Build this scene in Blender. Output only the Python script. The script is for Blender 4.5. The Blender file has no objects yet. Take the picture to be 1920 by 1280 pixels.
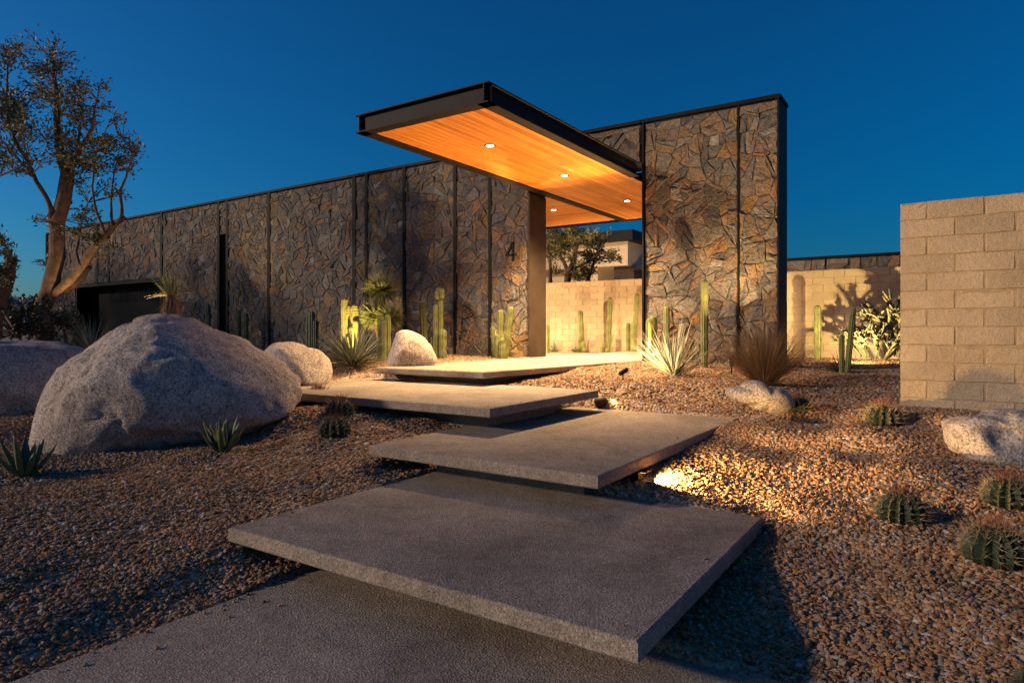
import bpy, math, random
import numpy as np
from mathutils import Vector, Matrix, noise as mn

rnd = random.Random(7)
S = bpy.context.scene
COL = S.collection
R = math.radians

# ------------------------------------------------------------------ camera
CZ, F, HY, YAW = 1.44, 1230.0, 620.0, R(33.75)
cam_d = bpy.data.cameras.new('camera')
cam_d.sensor_width = 36.0
cam_d.lens = F / 1920 * 36
cam_d.shift_y = -20 / 1920
cam_d.clip_start = 0.05
cam_d.clip_end = 20000
cam = bpy.data.objects.new('camera', cam_d)
cam.location = (0, 0, CZ)
cam.rotation_euler = (R(90), 0, YAW)
COL.objects.link(cam)
S.camera = cam

# ------------------------------------------------------------------ world, sun, exposure
SUN_DIR = Vector((2.4, 2.55, -1.1)).normalized()
w = bpy.data.worlds.new('World')
S.world = w
w.use_nodes = True
nt = w.node_tree
nt.nodes.clear()
sky = nt.nodes.new('ShaderNodeTexSky')
sky.sky_type = 'NISHITA'
sky.sun_disc = False
sky.sun_elevation = R(5.3)
sky.sun_rotation = math.atan2(-SUN_DIR.x, -SUN_DIR.y) + R(20)
sky.air_density = 1.0
sky.dust_density = 1.0
sky.ozone_density = 8.0
tint = nt.nodes.new('ShaderNodeMix'); tint.data_type = 'RGBA'; tint.blend_type = 'MULTIPLY'
tint.inputs[0].default_value = 1.0
tint.inputs[7].default_value = (1.0, 1.0, 0.78, 1)
bg = nt.nodes.new('ShaderNodeBackground'); bg.inputs[1].default_value = 0.15
wo = nt.nodes.new('ShaderNodeOutputWorld')
nt.links.new(sky.outputs[0], tint.inputs[6])
nt.links.new(tint.outputs[2], bg.inputs[0])
nt.links.new(bg.outputs[0], wo.inputs[0])

sun_d = bpy.data.lights.new('sun', 'SUN')
sun_d.energy = 2.15
sun_d.angle = R(3.0)
sun_d.color = (1.0, 0.73, 0.50)
sun = bpy.data.objects.new('sun', sun_d)
sun.rotation_euler = SUN_DIR.to_track_quat('-Z', 'Y').to_euler()
COL.objects.link(sun)

S.view_settings.view_transform = 'Standard'
S.view_settings.look = 'None'
S.view_settings.exposure = 0.4
S.view_settings.gamma = 1.0
S.view_settings.use_curve_mapping = False
S.render.engine = 'CYCLES'
S.cycles.use_denoising = True
S.cycles.max_bounces = 6
S.cycles.sample_clamp_indirect = 4.0

# ------------------------------------------------------------------ helpers
VW = Vector((-math.sin(YAW), math.cos(YAW), 0)); RT = Vector((math.cos(YAW), math.sin(YAW), 0)); UP = Vector((0, 0, 1))
CAM = Vector((0, 0, CZ))
def ray(px, py): return VW + RT * ((px - 960) / F) + UP * ((HY - py) / F)
def at_z(px, py, z): d = ray(px, py); return CAM + d * ((z - CZ) / d.z)
def at_y(px, py, y): d = ray(px, py); return CAM + d * (y / d.y)
def at_t(px, py, t): return CAM + ray(px, py) * t

class MB:
    def __init__(s): s.v = []; s.f = []; s.c = []
    def add(s, vs, fs, col=None):
        o = len(s.v); s.v += [tuple(p) for p in vs]; s.f += [tuple(i + o for i in f) for f in fs]
        if col is not None: s.c += [col] * len(vs)
        return s
    def box(s, x0, x1, y0, y1, z0, z1, b=0.0):
        if b <= 0:
            vs = [(x, y, z) for z in (z0, z1) for y in (y0, y1) for x in (x0, x1)]
            return s.add(vs, [(0, 2, 3, 1), (4, 5, 7, 6), (0, 1, 5, 4), (2, 6, 7, 3), (0, 4, 6, 2), (1, 3, 7, 5)])
        return s.rbox((x0, x1, y0, y1), [(z0, b), (z0 + b, 0), (z1 - b, 0), (z1, b)], b)
    def rbox(s, q, levels, b):
        x0, x1, y0, y1 = q; rings = []
        for z, i in levels:
            c = b * 0.6
            rings.append([(x0 + i + c, y0 + i, z), (x1 - i - c, y0 + i, z), (x1 - i, y0 + i + c, z), (x1 - i, y1 - i - c, z),
                          (x1 - i - c, y1 - i, z), (x0 + i + c, y1 - i, z), (x0 + i, y1 - i - c, z), (x0 + i, y0 + i + c, z)])
        return s.loft(rings, True, True)
    def loft(s, rings, cap0=True, cap1=True, col=None):
        n = len(rings[0]); vs = [p for r in rings for p in r]; fs = []
        for k in range(len(rings) - 1):
            for i in range(n):
                j = (i + 1) % n
                fs.append((k * n + i, k * n + j, (k + 1) * n + j, (k + 1) * n + i))
        if cap0: fs.append(tuple(reversed(range(n))))
        if cap1: fs.append(tuple(range((len(rings) - 1) * n, len(rings) * n)))
        return s.add(vs, fs, col)
    def tube(s, pts, rad, n=8, cap=True, col=None):
        pts = [Vector(p) for p in pts]; rings = []
        a = None
        for i, p in enumerate(pts):
            t = (pts[min(i + 1, len(pts) - 1)] - pts[max(i - 1, 0)]).normalized()
            if a is None: a = t.orthogonal().normalized()
            a = (a - t * a.dot(t)).normalized(); b = t.cross(a)
            r = rad[i] if hasattr(rad, '__len__') else rad
            rings.append([p + (a * math.cos(k * 2 * math.pi / n) + b * math.sin(k * 2 * math.pi / n)) * r for k in range(n)])
        return s.loft(rings, cap, cap, col)
    def mesh(s, name, smooth=False):
        m = bpy.data.meshes.new(name); m.from_pydata(s.v, [], s.f)
        if s.c and len(s.c) == len(s.v):
            a = m.attributes.new('tint', 'FLOAT_COLOR', 'POINT')
            a.data.foreach_set('color', [x for c in s.c for x in (c[0], c[1], c[2], 1.0)])
        if smooth: m.polygons.foreach_set('use_smooth', [True] * len(m.polygons))
        m.update()
        return m
    def build(s, name, mat, parent=None, smooth=False):
        m = s.mesh(name, smooth); m.materials.append(mat)
        return link(name, m, parent)

def link(name, data, parent=None, loc=None):
    o = bpy.data.objects.new(name, data); COL.objects.link(o)
    if parent is not None: o.parent = parent
    if loc is not None: o.location = loc
    return o
def tag(o, label=None, cat=None, group=None, kind=None):
    if label: o['label'] = label
    if cat: o['category'] = cat
    if group: o['group'] = group
    if kind: o['kind'] = kind
    return o
def thing(name, label, cat, loc=(0, 0, 0), group=None):
    o = link(name, None, None, loc); o.empty_display_size = 0.1
    return tag(o, label, cat, group)
def copy_tree(o, parent=None):
    c = o.copy(); COL.objects.link(c); c.parent = parent
    for ch in o.children: copy_tree(ch, c)
    return c

# ------------------------------------------------------------------ materials
def mat(name, rough=0.8, spec=0.3):
    m = bpy.data.materials.new(name); m.use_nodes = True
    t = m.node_tree; b = t.nodes['Principled BSDF']
    b.inputs['Roughness'].default_value = rough
    b.inputs['Specular IOR Level'].default_value = spec
    return m, t, b
def node(t, typ, **kw):
    n = t.nodes.new(typ)
    for k, v in kw.items():
        if k in n.inputs.keys(): n.inputs[k].default_value = v
        else: setattr(n, k, v)
    return n
def ramp(t, stops, fac=None, interp='LINEAR'):
    r = t.nodes.new('ShaderNodeValToRGB'); cr = r.color_ramp; cr.interpolation = interp
    while len(cr.elements) < len(stops): cr.elements.new(0.5)
    for e, (p, c) in zip(cr.elements, stops): e.position = p; e.color = (*c, 1)
    if fac is not None: t.links.new(fac, r.inputs[0])
    return r
def mixc(t, a, b, fac, blend='MIX'):
    m = t.nodes.new('ShaderNodeMix'); m.data_type = 'RGBA'; m.blend_type = blend
    for s, v in ((6, a), (7, b), (0, fac)):
        if hasattr(v, 'links'): t.links.new(v, m.inputs[s])
        else: m.inputs[s].default_value = (*v, 1) if isinstance(v, tuple) else v
    return m.outputs[2]
def coords(t, kind='Object', scale=(1, 1, 1)):
    c = t.nodes.new('ShaderNodeTexCoord'); mp = t.nodes.new('ShaderNodeMapping'); mp.inputs['Scale'].default_value = scale
    t.links.new(c.outputs[kind], mp.inputs[0]); return mp.outputs[0]
def world_pos(t):
    return t.nodes.new('ShaderNodeNewGeometry').outputs['Position']
def noise_n(t, vec, scale, detail=4, rough=0.55):
    n = node(t, 'ShaderNodeTexNoise', Scale=scale, Detail=detail, Roughness=rough); t.links.new(vec, n.inputs['Vector']); return n
def bump(t, b, h, strength=0.5, dist=0.02):
    bp = node(t, 'ShaderNodeBump', Strength=strength, Distance=dist); t.links.new(h, bp.inputs['Height']); t.links.new(bp.outputs[0], b.inputs['Normal']); return bp

def simple(name, col, rough=0.6, var=0.25, scale=8.0, spec=0.3, metal=0.0, bmp=0.0):
    m, t, b = mat(name, rough, spec); b.inputs['Metallic'].default_value = metal
    p = world_pos(t); n = noise_n(t, p, scale)
    c2 = tuple(min(1, x * (1 + var)) for x in col); c1 = tuple(x * (1 - var) for x in col)
    r = ramp(t, [(0.3, c1), (0.7, c2)], n.outputs[0]); t.links.new(r.outputs[0], b.inputs['Base Color'])
    if bmp: bump(t, b, noise_n(t, p, scale * 6).outputs[0], bmp, 0.01)
    return m
def emit(name, col, strength):
    m, t, b = mat(name); b.inputs['Emission Color'].default_value = (*col, 1); b.inputs['Emission Strength'].default_value = strength
    b.inputs['Base Color'].default_value = (*col, 1); return m

def m_stone():
    m, t, b = mat('stone', 0.85, 0.25); p = world_pos(t)
    a = node(t, 'ShaderNodeAttribute', attribute_name='tint')
    n1 = noise_n(t, p, 5.0, 8, 0.65); n2 = noise_n(t, p, 38.0, 6, 0.7)
    mp = node(t, 'ShaderNodeMapping'); mp.inputs['Scale'].default_value = (17, 17, 22); mp.inputs['Rotation'].default_value = (0.6, 0.9, 0.4); t.links.new(p, mp.inputs[0])
    n3 = noise_n(t, mp.outputs[0], 1.0, 5, 0.6)
    c = mixc(t, a.outputs[0], (0.34, 0.22, 0.12), ramp(t, [(0.48, (0, 0, 0)), (0.7, (0.75, 0.75, 0.75))], n1.outputs[0]).outputs[0])
    c = mixc(t, c, ramp(t, [(0.25, (0.45, 0.45, 0.47)), (0.5, (1, 1, 1)), (0.8, (1.5, 1.45, 1.4))], n2.outputs[0]).outputs[0], 1.0, 'MULTIPLY')
    c = mixc(t, c, ramp(t, [(0.3, (0.65, 0.65, 0.66)), (0.65, (1.15, 1.15, 1.12))], n3.outputs[0]).outputs[0], 1.0, 'MULTIPLY')
    t.links.new(c, b.inputs['Base Color'])
    ad = node(t, 'ShaderNodeMath', operation='ADD'); t.links.new(n2.outputs[0], ad.inputs[0]); t.links.new(n3.outputs[0], ad.inputs[1])
    bump(t, b, ad.outputs[0], 1.0, 0.04)
    return m
def m_concrete():
    m, t, b = mat('concrete', 0.85, 0.25); p = world_pos(t)
    v = node(t, 'ShaderNodeTexVoronoi', Scale=95.0); t.links.new(p, v.inputs['Vector'])
    n1 = noise_n(t, p, 1.1, 5, 0.6); n2 = noise_n(t, p, 160.0, 3, 0.7); n3 = noise_n(t, p, 9.0, 5)
    c = ramp(t, [(0.0, (0.205, 0.170, 0.142)), (0.5, (0.305, 0.260, 0.220)), (1.0, (0.44, 0.39, 0.335))], v.outputs['Color'])
    c = mixc(t, c.outputs[0], ramp(t, [(0.25, (0.35, 0.35, 0.36)), (0.6, (1.1, 1.1, 1.1))], n2.outputs[0]).outputs[0], 0.9, 'MULTIPLY')
    c = mixc(t, c, ramp(t, [(0.3, (0.78, 0.77, 0.76)), (0.7, (1.12, 1.1, 1.1))], n1.outputs[0]).outputs[0], 1.0, 'MULTIPLY')
    c = mixc(t, c, ramp(t, [(0.3, (0.85, 0.85, 0.86)), (0.7, (1.1, 1.1, 1.08))], n3.outputs[0]).outputs[0], 1.0, 'MULTIPLY')
    n4 = noise_n(t, p, 0.55, 8, 0.72); n4.inputs['Distortion'].default_value = 0.8
    c = mixc(t, c, ramp(t, [(0.36, (0.68, 0.66, 0.64)), (0.5, (1, 1, 1)), (0.66, (1.16, 1.13, 1.1))], n4.outputs[0]).outputs[0], 1.0, 'MULTIPLY')
    t.links.new(c, b.inputs['Base Color'])
    ad = node(t, 'ShaderNodeMath', operation='ADD'); t.links.new(n2.outputs[0], ad.inputs[0]); t.links.new(v.outputs['Distance'], ad.inputs[1])
    bump(t, b, ad.outputs[0], 0.7, 0.006)
    return m
def m_gravel():
    m, t, b = mat('gravel', 0.8, 0.3)
    oi = t.nodes.new('ShaderNodeObjectInfo')
    r = ramp(t, [(0.0, (0.05, 0.034, 0.024)), (0.16, (0.17, 0.095, 0.05)), (0.36, (0.33, 0.165, 0.065)), (0.55, (0.22, 0.14, 0.085)),
                 (0.7, (0.38, 0.22, 0.11)), (0.82, (0.17, 0.15, 0.135)), (0.95, (0.29, 0.25, 0.215)), (1.0, (0.44, 0.39, 0.34))], oi.outputs['Random'])
    p = world_pos(t); n = noise_n(t, p, 110.0, 4)
    c = mixc(t, r.outputs[0], ramp(t, [(0.3, (0.6, 0.6, 0.6)), (0.7, (1.25, 1.22, 1.2))], n.outputs[0]).outputs[0], 1.0, 'MULTIPLY')
    t.links.new(c, b.inputs['Base Color']); bump(t, b, n.outputs[0], 0.4, 0.004)
    return m
def m_ground():
    m, t, b = mat('gravel_bed', 0.9, 0.2); p = world_pos(t)
    v = node(t, 'ShaderNodeTexVoronoi', Scale=38.0); t.links.new(p, v.inputs['Vector'])
    sp = node(t, 'ShaderNodeSeparateColor'); t.links.new(v.outputs['Color'], sp.inputs[0])
    r = ramp(t, [(0.0, (0.10, 0.07, 0.055)), (0.2, (0.24, 0.155, 0.10)), (0.45, (0.37, 0.22, 0.12)), (0.7, (0.40, 0.28, 0.19)), (0.9, (0.28, 0.26, 0.25)), (1.0, (0.48, 0.45, 0.42))], sp.outputs[0])
    t.links.new(r.outputs[0], b.inputs['Base Color'])
    bump(t, b, v.outputs['Distance'], 1.0, -0.02)
    return m
def m_boulder():
    m, t, b = mat('granite', 0.85, 0.25); p = coords(t, 'Object')
    n1 = noise_n(t, p, 1.6, 9, 0.7); n2 = noise_n(t, p, 55.0, 4, 0.75); n3 = noise_n(t, p, 13.0, 8, 0.7)
    v = node(t, 'ShaderNodeTexVoronoi', Scale=60.0); t.links.new(p, v.inputs['Vector'])
    c = ramp(t, [(0.3, (0.34, 0.285, 0.245)), (0.5, (0.50, 0.44, 0.395)), (0.72, (0.60, 0.55, 0.505))], n1.outputs[0])
    c = mixc(t, c.outputs[0], ramp(t, [(0.38, (0.15, 0.145, 0.145)), (0.5, (0.9, 0.9, 0.9)), (0.66, (1.35, 1.33, 1.3))], n2.outputs[0]).outputs[0], 0.85, 'MULTIPLY')
    c = mixc(t, c, ramp(t, [(0.3, (0.62, 0.58, 0.55)), (0.55, (1.08, 1.06, 1.05))], n3.outputs[0]).outputs[0], 1.0, 'MULTIPLY')
    t.links.new(c, b.inputs['Base Color'])
    ad = node(t, 'ShaderNodeMath', operation='ADD'); t.links.new(n2.outputs[0], ad.inputs[0]); t.links.new(n3.outputs[0], ad.inputs[1])
    bump(t, b, ad.outputs[0], 0.7, 0.03)
    return m
def m_block():
    m, t, b = mat('slump_block', 0.9, 0.2); p = world_pos(t)
    oi = t.nodes.new('ShaderNodeObjectInfo')
    n1 = noise_n(t, p, 3.0, 6, 0.6); n2 = noise_n(t, p, 60.0, 6, 0.75); n3 = noise_n(t, p, 16.0, 6, 0.65)
    c = ramp(t, [(0.3, (0.41, 0.325, 0.225)), (0.7, (0.52, 0.425, 0.31))], n1.outputs[0])
    c = mixc(t, c.outputs[0], ramp(t, [(0.0, (0.88, 0.87, 0.86)), (1.0, (1.08, 1.06, 1.04))], oi.outputs['Random']).outputs[0], 1.0, 'MULTIPLY')
    c = mixc(t, c, ramp(t, [(0.3, (0.72, 0.71, 0.7)), (0.6, (1.08, 1.08, 1.07))], n2.outputs[0]).outputs[0], 0.8, 'MULTIPLY')
    t.links.new(c, b.inputs['Base Color'])
    ad = node(t, 'ShaderNodeMath', operation='ADD'); t.links.new(n2.outputs[0], ad.inputs[0]); t.links.new(n3.outputs[0], ad.inputs[1])
    bump(t, b, ad.outputs[0], 0.8, 0.02)
    return m
def m_wood(axis):
    m, t, b = mat('cedar_' + axis, 0.45, 0.35)
    p = world_pos(t); mp = node(t, 'ShaderNodeMapping'); mp.inputs['Scale'].default_value = (30, 1.6, 30) if axis == 'y' else (1.6, 30, 30)
    oi = t.nodes.new('ShaderNodeObjectInfo')
    of = node(t, 'ShaderNodeVectorMath', operation='ADD'); cm = node(t, 'ShaderNodeCombineXYZ')
    mu = node(t, 'ShaderNodeMath', operation='MULTIPLY'); mu.inputs[1].default_value = 37.0; t.links.new(oi.outputs['Random'], mu.inputs[0])
    for i in range(3): t.links.new(mu.outputs[0], cm.inputs[i])
    t.links.new(p, of.inputs[0]); t.links.new(cm.outputs[0], of.inputs[1]); t.links.new(of.outputs[0], mp.inputs[0])
    n = noise_n(t, mp.outputs[0], 1.0, 6, 0.65)
    c = ramp(t, [(0.25, (0.29, 0.105, 0.016)), (0.5, (0.45, 0.185, 0.030)), (0.75, (0.55, 0.25, 0.046))], n.outputs[0])
    c = mixc(t, c.outputs[0], ramp(t, [(0.0, (0.72, 0.64, 0.55)), (0.5, (1, 1, 1)), (1.0, (1.15, 1.12, 1.05))], oi.outputs['Random']).outputs[0], 1.0, 'MULTIPLY')
    t.links.new(c, b.inputs['Base Color']); bump(t, b, n.outputs[0], 0.15, 0.004)
    return m
def m_leaf(name, c1, c2, rough=0.55, trans=0.0):
    m, t, b = mat(name, rough, 0.35)
    g = t.nodes.new('ShaderNodeNewGeometry')
    r = ramp(t, [(0.0, c1), (1.0, c2)], g.outputs['Random Per Island']); t.links.new(r.outputs[0], b.inputs['Base Color'])
    return m

M = dict(stone=m_stone(), concrete=m_concrete(), gravel=m_gravel(), ground=m_ground(), boulder=m_boulder(), block=m_block(),
         woody=m_wood('y'), woodx=m_wood('x'),
         steel=simple('dark_steel', (0.012, 0.0115, 0.0160), 0.6, 0.2, 3.0, spec=.12), black=simple('black_steel', (0.008, 0.008, 0.009), 0.6, 0.2, 3.0, spec=.1),
         bronze=simple('bronze_steel', (0.040, 0.027, 0.018), 0.6, 0.3, 2.5, spec=.15), mortar=simple('mortar', (0.075, 0.065, 0.055), 0.95),
         blockjoint=simple('block_joint', (0.30, 0.23, 0.15), 0.95, 0.2, 10, bmp=0.3),
         stucco=simple('stucco', (0.55, 0.43, 0.30), 0.9, 0.08, 3, bmp=0.2), garage=simple('garage_panel', (0.008, 0.009, 0.014), 0.6, 0.15, 2, spec=.04),
         cactus=simple('cactus_skin', (0.125, 0.135, 0.045), 0.6, 0.35, 7, bmp=0.2), cactus2=simple('cactus_grey', (0.07, 0.09, 0.045), 0.6, 0.3, 9),
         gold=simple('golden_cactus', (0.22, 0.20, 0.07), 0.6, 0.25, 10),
         barrel=simple('barrel_skin', (0.022, 0.036, 0.016), 0.6, 0.4, 14, bmp=0.2), spine=simple('pale_spines', (0.34, 0.26, 0.15), 0.6, 0.3, 30),
         redspine=simple('red_spines', (0.20, 0.05, 0.025), 0.5, 0.4, 30), cork=simple('cork', (0.28, 0.20, 0.10), 0.9, 0.3, 12),
         agave=simple('agave_leaf', (0.085, 0.115, 0.06), 0.5, 0.3, 6), yucca=m_leaf('yucca_leaf', (0.12, 0.14, 0.05), (0.34, 0.33, 0.14)),
         sotol=m_leaf('sotol_leaf', (0.10, 0.12, 0.075), (0.22, 0.23, 0.16)), pale=m_leaf('pale_yucca_leaf', (0.20, 0.225, 0.155), (0.44, 0.44, 0.33)),
         grass=m_leaf('dry_grass', (0.10, 0.055, 0.025), (0.26, 0.15, 0.07)), dead=m_leaf('dead_leaves', (0.20, 0.11, 0.05), (0.38, 0.24, 0.12)),
         olive=m_leaf('olive_leaf', (0.055, 0.062, 0.024), (0.22, 0.20, 0.085)), bush=m_leaf('bush_leaf', (0.03, 0.035, 0.018), (0.09, 0.085, 0.05)),
         bark=simple('bark', (0.15, 0.088, 0.052), 0.9, 0.45, 9, bmp=0.9), cholla=simple('cholla_stem', (0.11, 0.105, 0.06), 0.7, 0.3, 20, bmp=0.4),
         hill=simple('far_hill', (0.10, 0.12, 0.16), 0.95, 0.3, 0.002), lens=emit('warm_lens', (1.0, 0.82, 0.55), 22.0), lens_dim=emit('dim_lens', (1.0, 0.7, 0.35), 2.5), hose=simple('hose', (0.42, 0.33, 0.16), 0.6))

# ------------------------------------------------------------------ ground
ZS = dict(s0=0.0, s1=0.24, s2=0.48, s3=0.72, s4=0.906)
TH = 0.088
SLAB = dict(s0=((-3.22, 1.9), (-1.6, 2.87)), s1=((-3.67, -1.0), (2.37, 4.42)), s2=((-4.07, -1.936), (3.92, 7.42)),
            s3=((-7.45, -3.55), (4.944, 7.2)), s4=((-7.0, -5.05), (6.88, 16.2)))
ctl = [(75, 1270, -.02), (250, 1190, -.02), (400, 1122, -.01), (555, 1062, .03), (0, 1275, .0), (0, 1180, .06), (0, 1060, .14), (150, 1100, .08), (300, 1050, .1), (400, 1010, .15),
       (0, 930, .2), (200, 950, .2), (300, 900, .25), (430, 985, .16), (600, 938, .225), (750, 900, .235), (812, 884, .235), (450, 900, .26), (60, 880, .25), (600, 880, .3),
       (270, 838, .30), (100, 838, .28), (420, 840, .33), (560, 765, .52), (690, 856, .36), (640, 815, .44), (760, 815, .46), (845, 803, .455), (600, 765, .6), (700, 775, .56), (800, 785, .53), (850, 790, .5),
       (0, 780, .45), (-100, 800, .4), (1260, 1215, .03), (1330, 1110, .07), (1400, 1020, .14), (1440, 972, .2), (1500, 1270, -.02), (1600, 1270, .0), (1600, 1150, .06), (1560, 1060, .13), (1750, 1250, .05), (1920, 1270, .1), (1920, 1150, .18), (1750, 1080, .2),
       (1200, 925, .30), (1260, 930, .28), (1350, 945, .25), (1300, 880, .34), (1250, 860, .37), (1300, 835, .40), (1390, 790, .45), (1440, 860, .38), (1500, 930, .30), (1600, 960, .29), (1600, 860, .44), (1500, 800, .53), (1700, 960, .33), (1900, 1030, .3), (1900, 930, .42), (1750, 870, .5), (1800, 870, .5),
       (1470, 770, .58), (1420, 760, .6), (1650, 800, .64), (1700, 765, .72), (1800, 775, .74), (1560, 760, .68),
       (1130, 748, .63), (1200, 760, .58), (1300, 772, .5), (1250, 710, .76), (1170, 715, .74), (1050, 705, .8), (950, 720, .7), (1000, 712, .75), (1420, 722, .74), (1320, 680, .86), (1450, 690, .84),
       (640, 712, .69), (690, 700, .80), (760, 695, .80), (700, 680, .86), (800, 672, .89), (900, 667, .9), (1000, 668, .9), (1205, 678, .89), (1100, 686, .87), (1550, 700, .8), (1680, 690, .8)]
cpts = [(*at_z(a, b, c).xy, c) for a, b, c in ctl]
cpts += [(-9, 10.8, .92), (-12, 10.8, .9), (-16, 10.5, .85), (-22, 10, .8), (-8.5, 8, .86), (-9, 6, .75), (-11, 5, .6), (-14, 5, .7), (-10, 3.0, .4), (-7.5, 0, .1), (-14, 0, .2), (-20, 4, .6),
         (-6, -2, -.05), (3, 3, .25), (3, 0, .0), (5, 6, .6), (4, 10, .8), (-1, 10, .82), (-3, 14, .82), (-6, 14, .87), (-9, 14, .87), (0, 16, .82), (-6, 20, .82), (5, 20, .8), (-10, 30, .7), (10, 30, .7), (-40, 10, .5), (-40, -20, 0.), (20, -20, -.05), (30, 10, .5)]
CP = np.array(cpts)
def zraw(x, y):
    x = np.asarray(x, float); y = np.asarray(y, float)
    d2 = (x[..., None] - CP[:, 0]) ** 2 + (y[..., None] - CP[:, 1]) ** 2
    wt = 1.0 / (d2 + 0.03) ** 2.0
    return (wt * CP[:, 2]).sum(-1) / wt.sum(-1)
def zg(x, y):
    x = np.asarray(x, float); y = np.asarray(y, float)
    z = zraw(x, y)
    z = z + 0.012 * np.sin(x * 3.1 + y * 1.7) * np.sin(y * 2.6 - x * 1.1)
    for k, ((x0, x1), (y0, y1)) in SLAB.items():
        lim = ZS[k] - TH - 0.05
        d = np.maximum(np.maximum(x0 + .12 - x, x - x1 + .10), np.maximum(y0 + .10 - y, y - y1 + .14))
        z = np.where(d < 0, np.minimum(z, lim), np.where(d < .10, np.minimum(z, lim + np.clip(d / .10, 0, 1) * (ZS[k] - 0.004 - lim)), z))
    return z
def gz(x, y): return float(zg(np.array([x]), np.array([y]))[0])

def axis_lines(a, b, step, far):
    core = list(np.arange(a, b + 1e-6, step)); g = step; lo = []; hi = []; p = a
    while p > -far: g *= 1.35; p -= g; lo.append(p)
    g = step; p = b
    while p < far: g *= 1.35; p += g; hi.append(p)
    return np.array(lo[::-1] + core + hi)
gx = axis_lines(-12, 2.6, 0.07, 6000); gy = axis_lines(0.8, 12, 0.07, 6000)
GX, GY = np.meshgrid(gx, gy)
GZ = np.concatenate([zg(GX[i:i + 40], GY[i:i + 40]) for i in range(0, len(gy), 40)])
far = np.clip((np.hypot(GX + 4, GY - 5) - 60) / 400, 0, 1); GZ = GZ * (1 - far) - 6.0 * far
nx, ny = len(gx), len(gy)
idx = np.arange(nx * ny).reshape(ny, nx)
quads = np.stack([idx[:-1, :-1], idx[:-1, 1:], idx[1:, 1:], idx[1:, :-1]], -1).reshape(-1, 4)
gm = bpy.data.meshes.new('ground'); gm.from_pydata(np.stack([GX, GY, GZ], -1).reshape(-1, 3).tolist(), [], quads.tolist())
gm.polygons.foreach_set('use_smooth', [True] * len(gm.polygons)); gm.materials.append(M['ground'])
tag(link('ground', gm), kind='structure')

hm = MB(); ridge = []
for i in range(90):
    a = R(20 + i * 1.2); x, y = -math.cos(a - R(20)) * 5200, math.sin(a - R(20)) * 5200 + 600
    h = 250 + 110 * mn.fractal(Vector((i * 0.11, 3.3, 0)), 1.0, 2.0, 5) + 40 * mn.noise(Vector((i * 0.6, 0, 9)))
    ridge.append((x, y, h))
vs = []
for x, y, h in ridge: vs += [(x * .82, y * .82, -20), (x * .92, y * .92, h * .55), (x, y, h), (x * 1.2, y * 1.2, -20)]
hm.add(vs, [(4 * i + k, 4 * i + 4 + k, 4 * i + 5 + k, 4 * i + 1 + k) for i in range(89) for k in range(3)])
tag(hm.build('hills', M['hill'], smooth=True), kind='structure')

# ------------------------------------------------------------------ concrete slabs
slab_txt = dict(s0='wide charcoal-brown concrete landing slab at the bottom of the picture, lowest of the path',
                s1='large nearest floating concrete step slab overhanging the bottom landing',
                s2='second floating concrete step slab with small box lamp under its right corner',
                s3='third floating concrete step slab running behind the biggest boulder on the left',
                s4='long topmost concrete walkway slab leading under the wooden canopy')
for k, ((x0, x1), (y0, y1)) in SLAB.items():
    z = ZS[k]
    th = thing('concrete_slab', slab_txt[k], 'slab', (0, 0, 0), 'floating concrete path slabs')
    s = MB()
    if k == 's4':
        b = .012; pl = [(x0, y0), (x1, y0), (-4.66, 11.3), (-4.64, y1), (x0, y1)]
        rings = []
        for zz, ins in ((z - TH, b), (z - TH + b, 0), (z - b, 0), (z, b)):
            rings.append([(px + (ins if px < -6 else -ins), py + (ins if py < 8 else -ins if py > 15 else 0), zz) for px, py in pl])
        s.loft(rings)
    else:
        per = []
        for (ax, ay), (bx_, by_) in (((x0, y0), (x1, y0)), ((x1, y0), (x1, y1)), ((x1, y1), (x0, y1)), ((x0, y1), (x0, y0))):
            nn = int(math.hypot(bx_ - ax, by_ - ay) / .05)
            for q in range(nn): per.append((ax + (bx_ - ax) * q / nn, ay + (by_ - ay) * q / nn))
        rings = []
        for zz, ins in ((z - TH, .008), (z - TH + .008, 0), (z - .011, 0), (z - .004, .004), (z, .012)):
            rg_ = []
            for q, (ax, ay) in enumerate(per):
                jx = mn.noise(Vector((ax * 22, ay * 22, zz * 40))) * .0028; chip = max(0, mn.noise(Vector((ax * 6, ay * 6, 3.0 + z))) - .52) * .05 if zz > z - .012 else 0
                i2 = ins + chip + jx
                rg_.append((min(max(ax, x0 + i2), x1 - i2), min(max(ay, y0 + i2), y1 - i2), zz - (chip * .4 if zz == z else 0)))
            rings.append(rg_)
        s.loft(rings)
    s.build('slab_top', M['concrete'], th)
    if k != 's0':
        MB().box(x0 + .42, x1 - .30, y0 + .38, y1 - .5, z - TH - .4, z - TH - .002).build('footing', M['concrete'], th)

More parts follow.
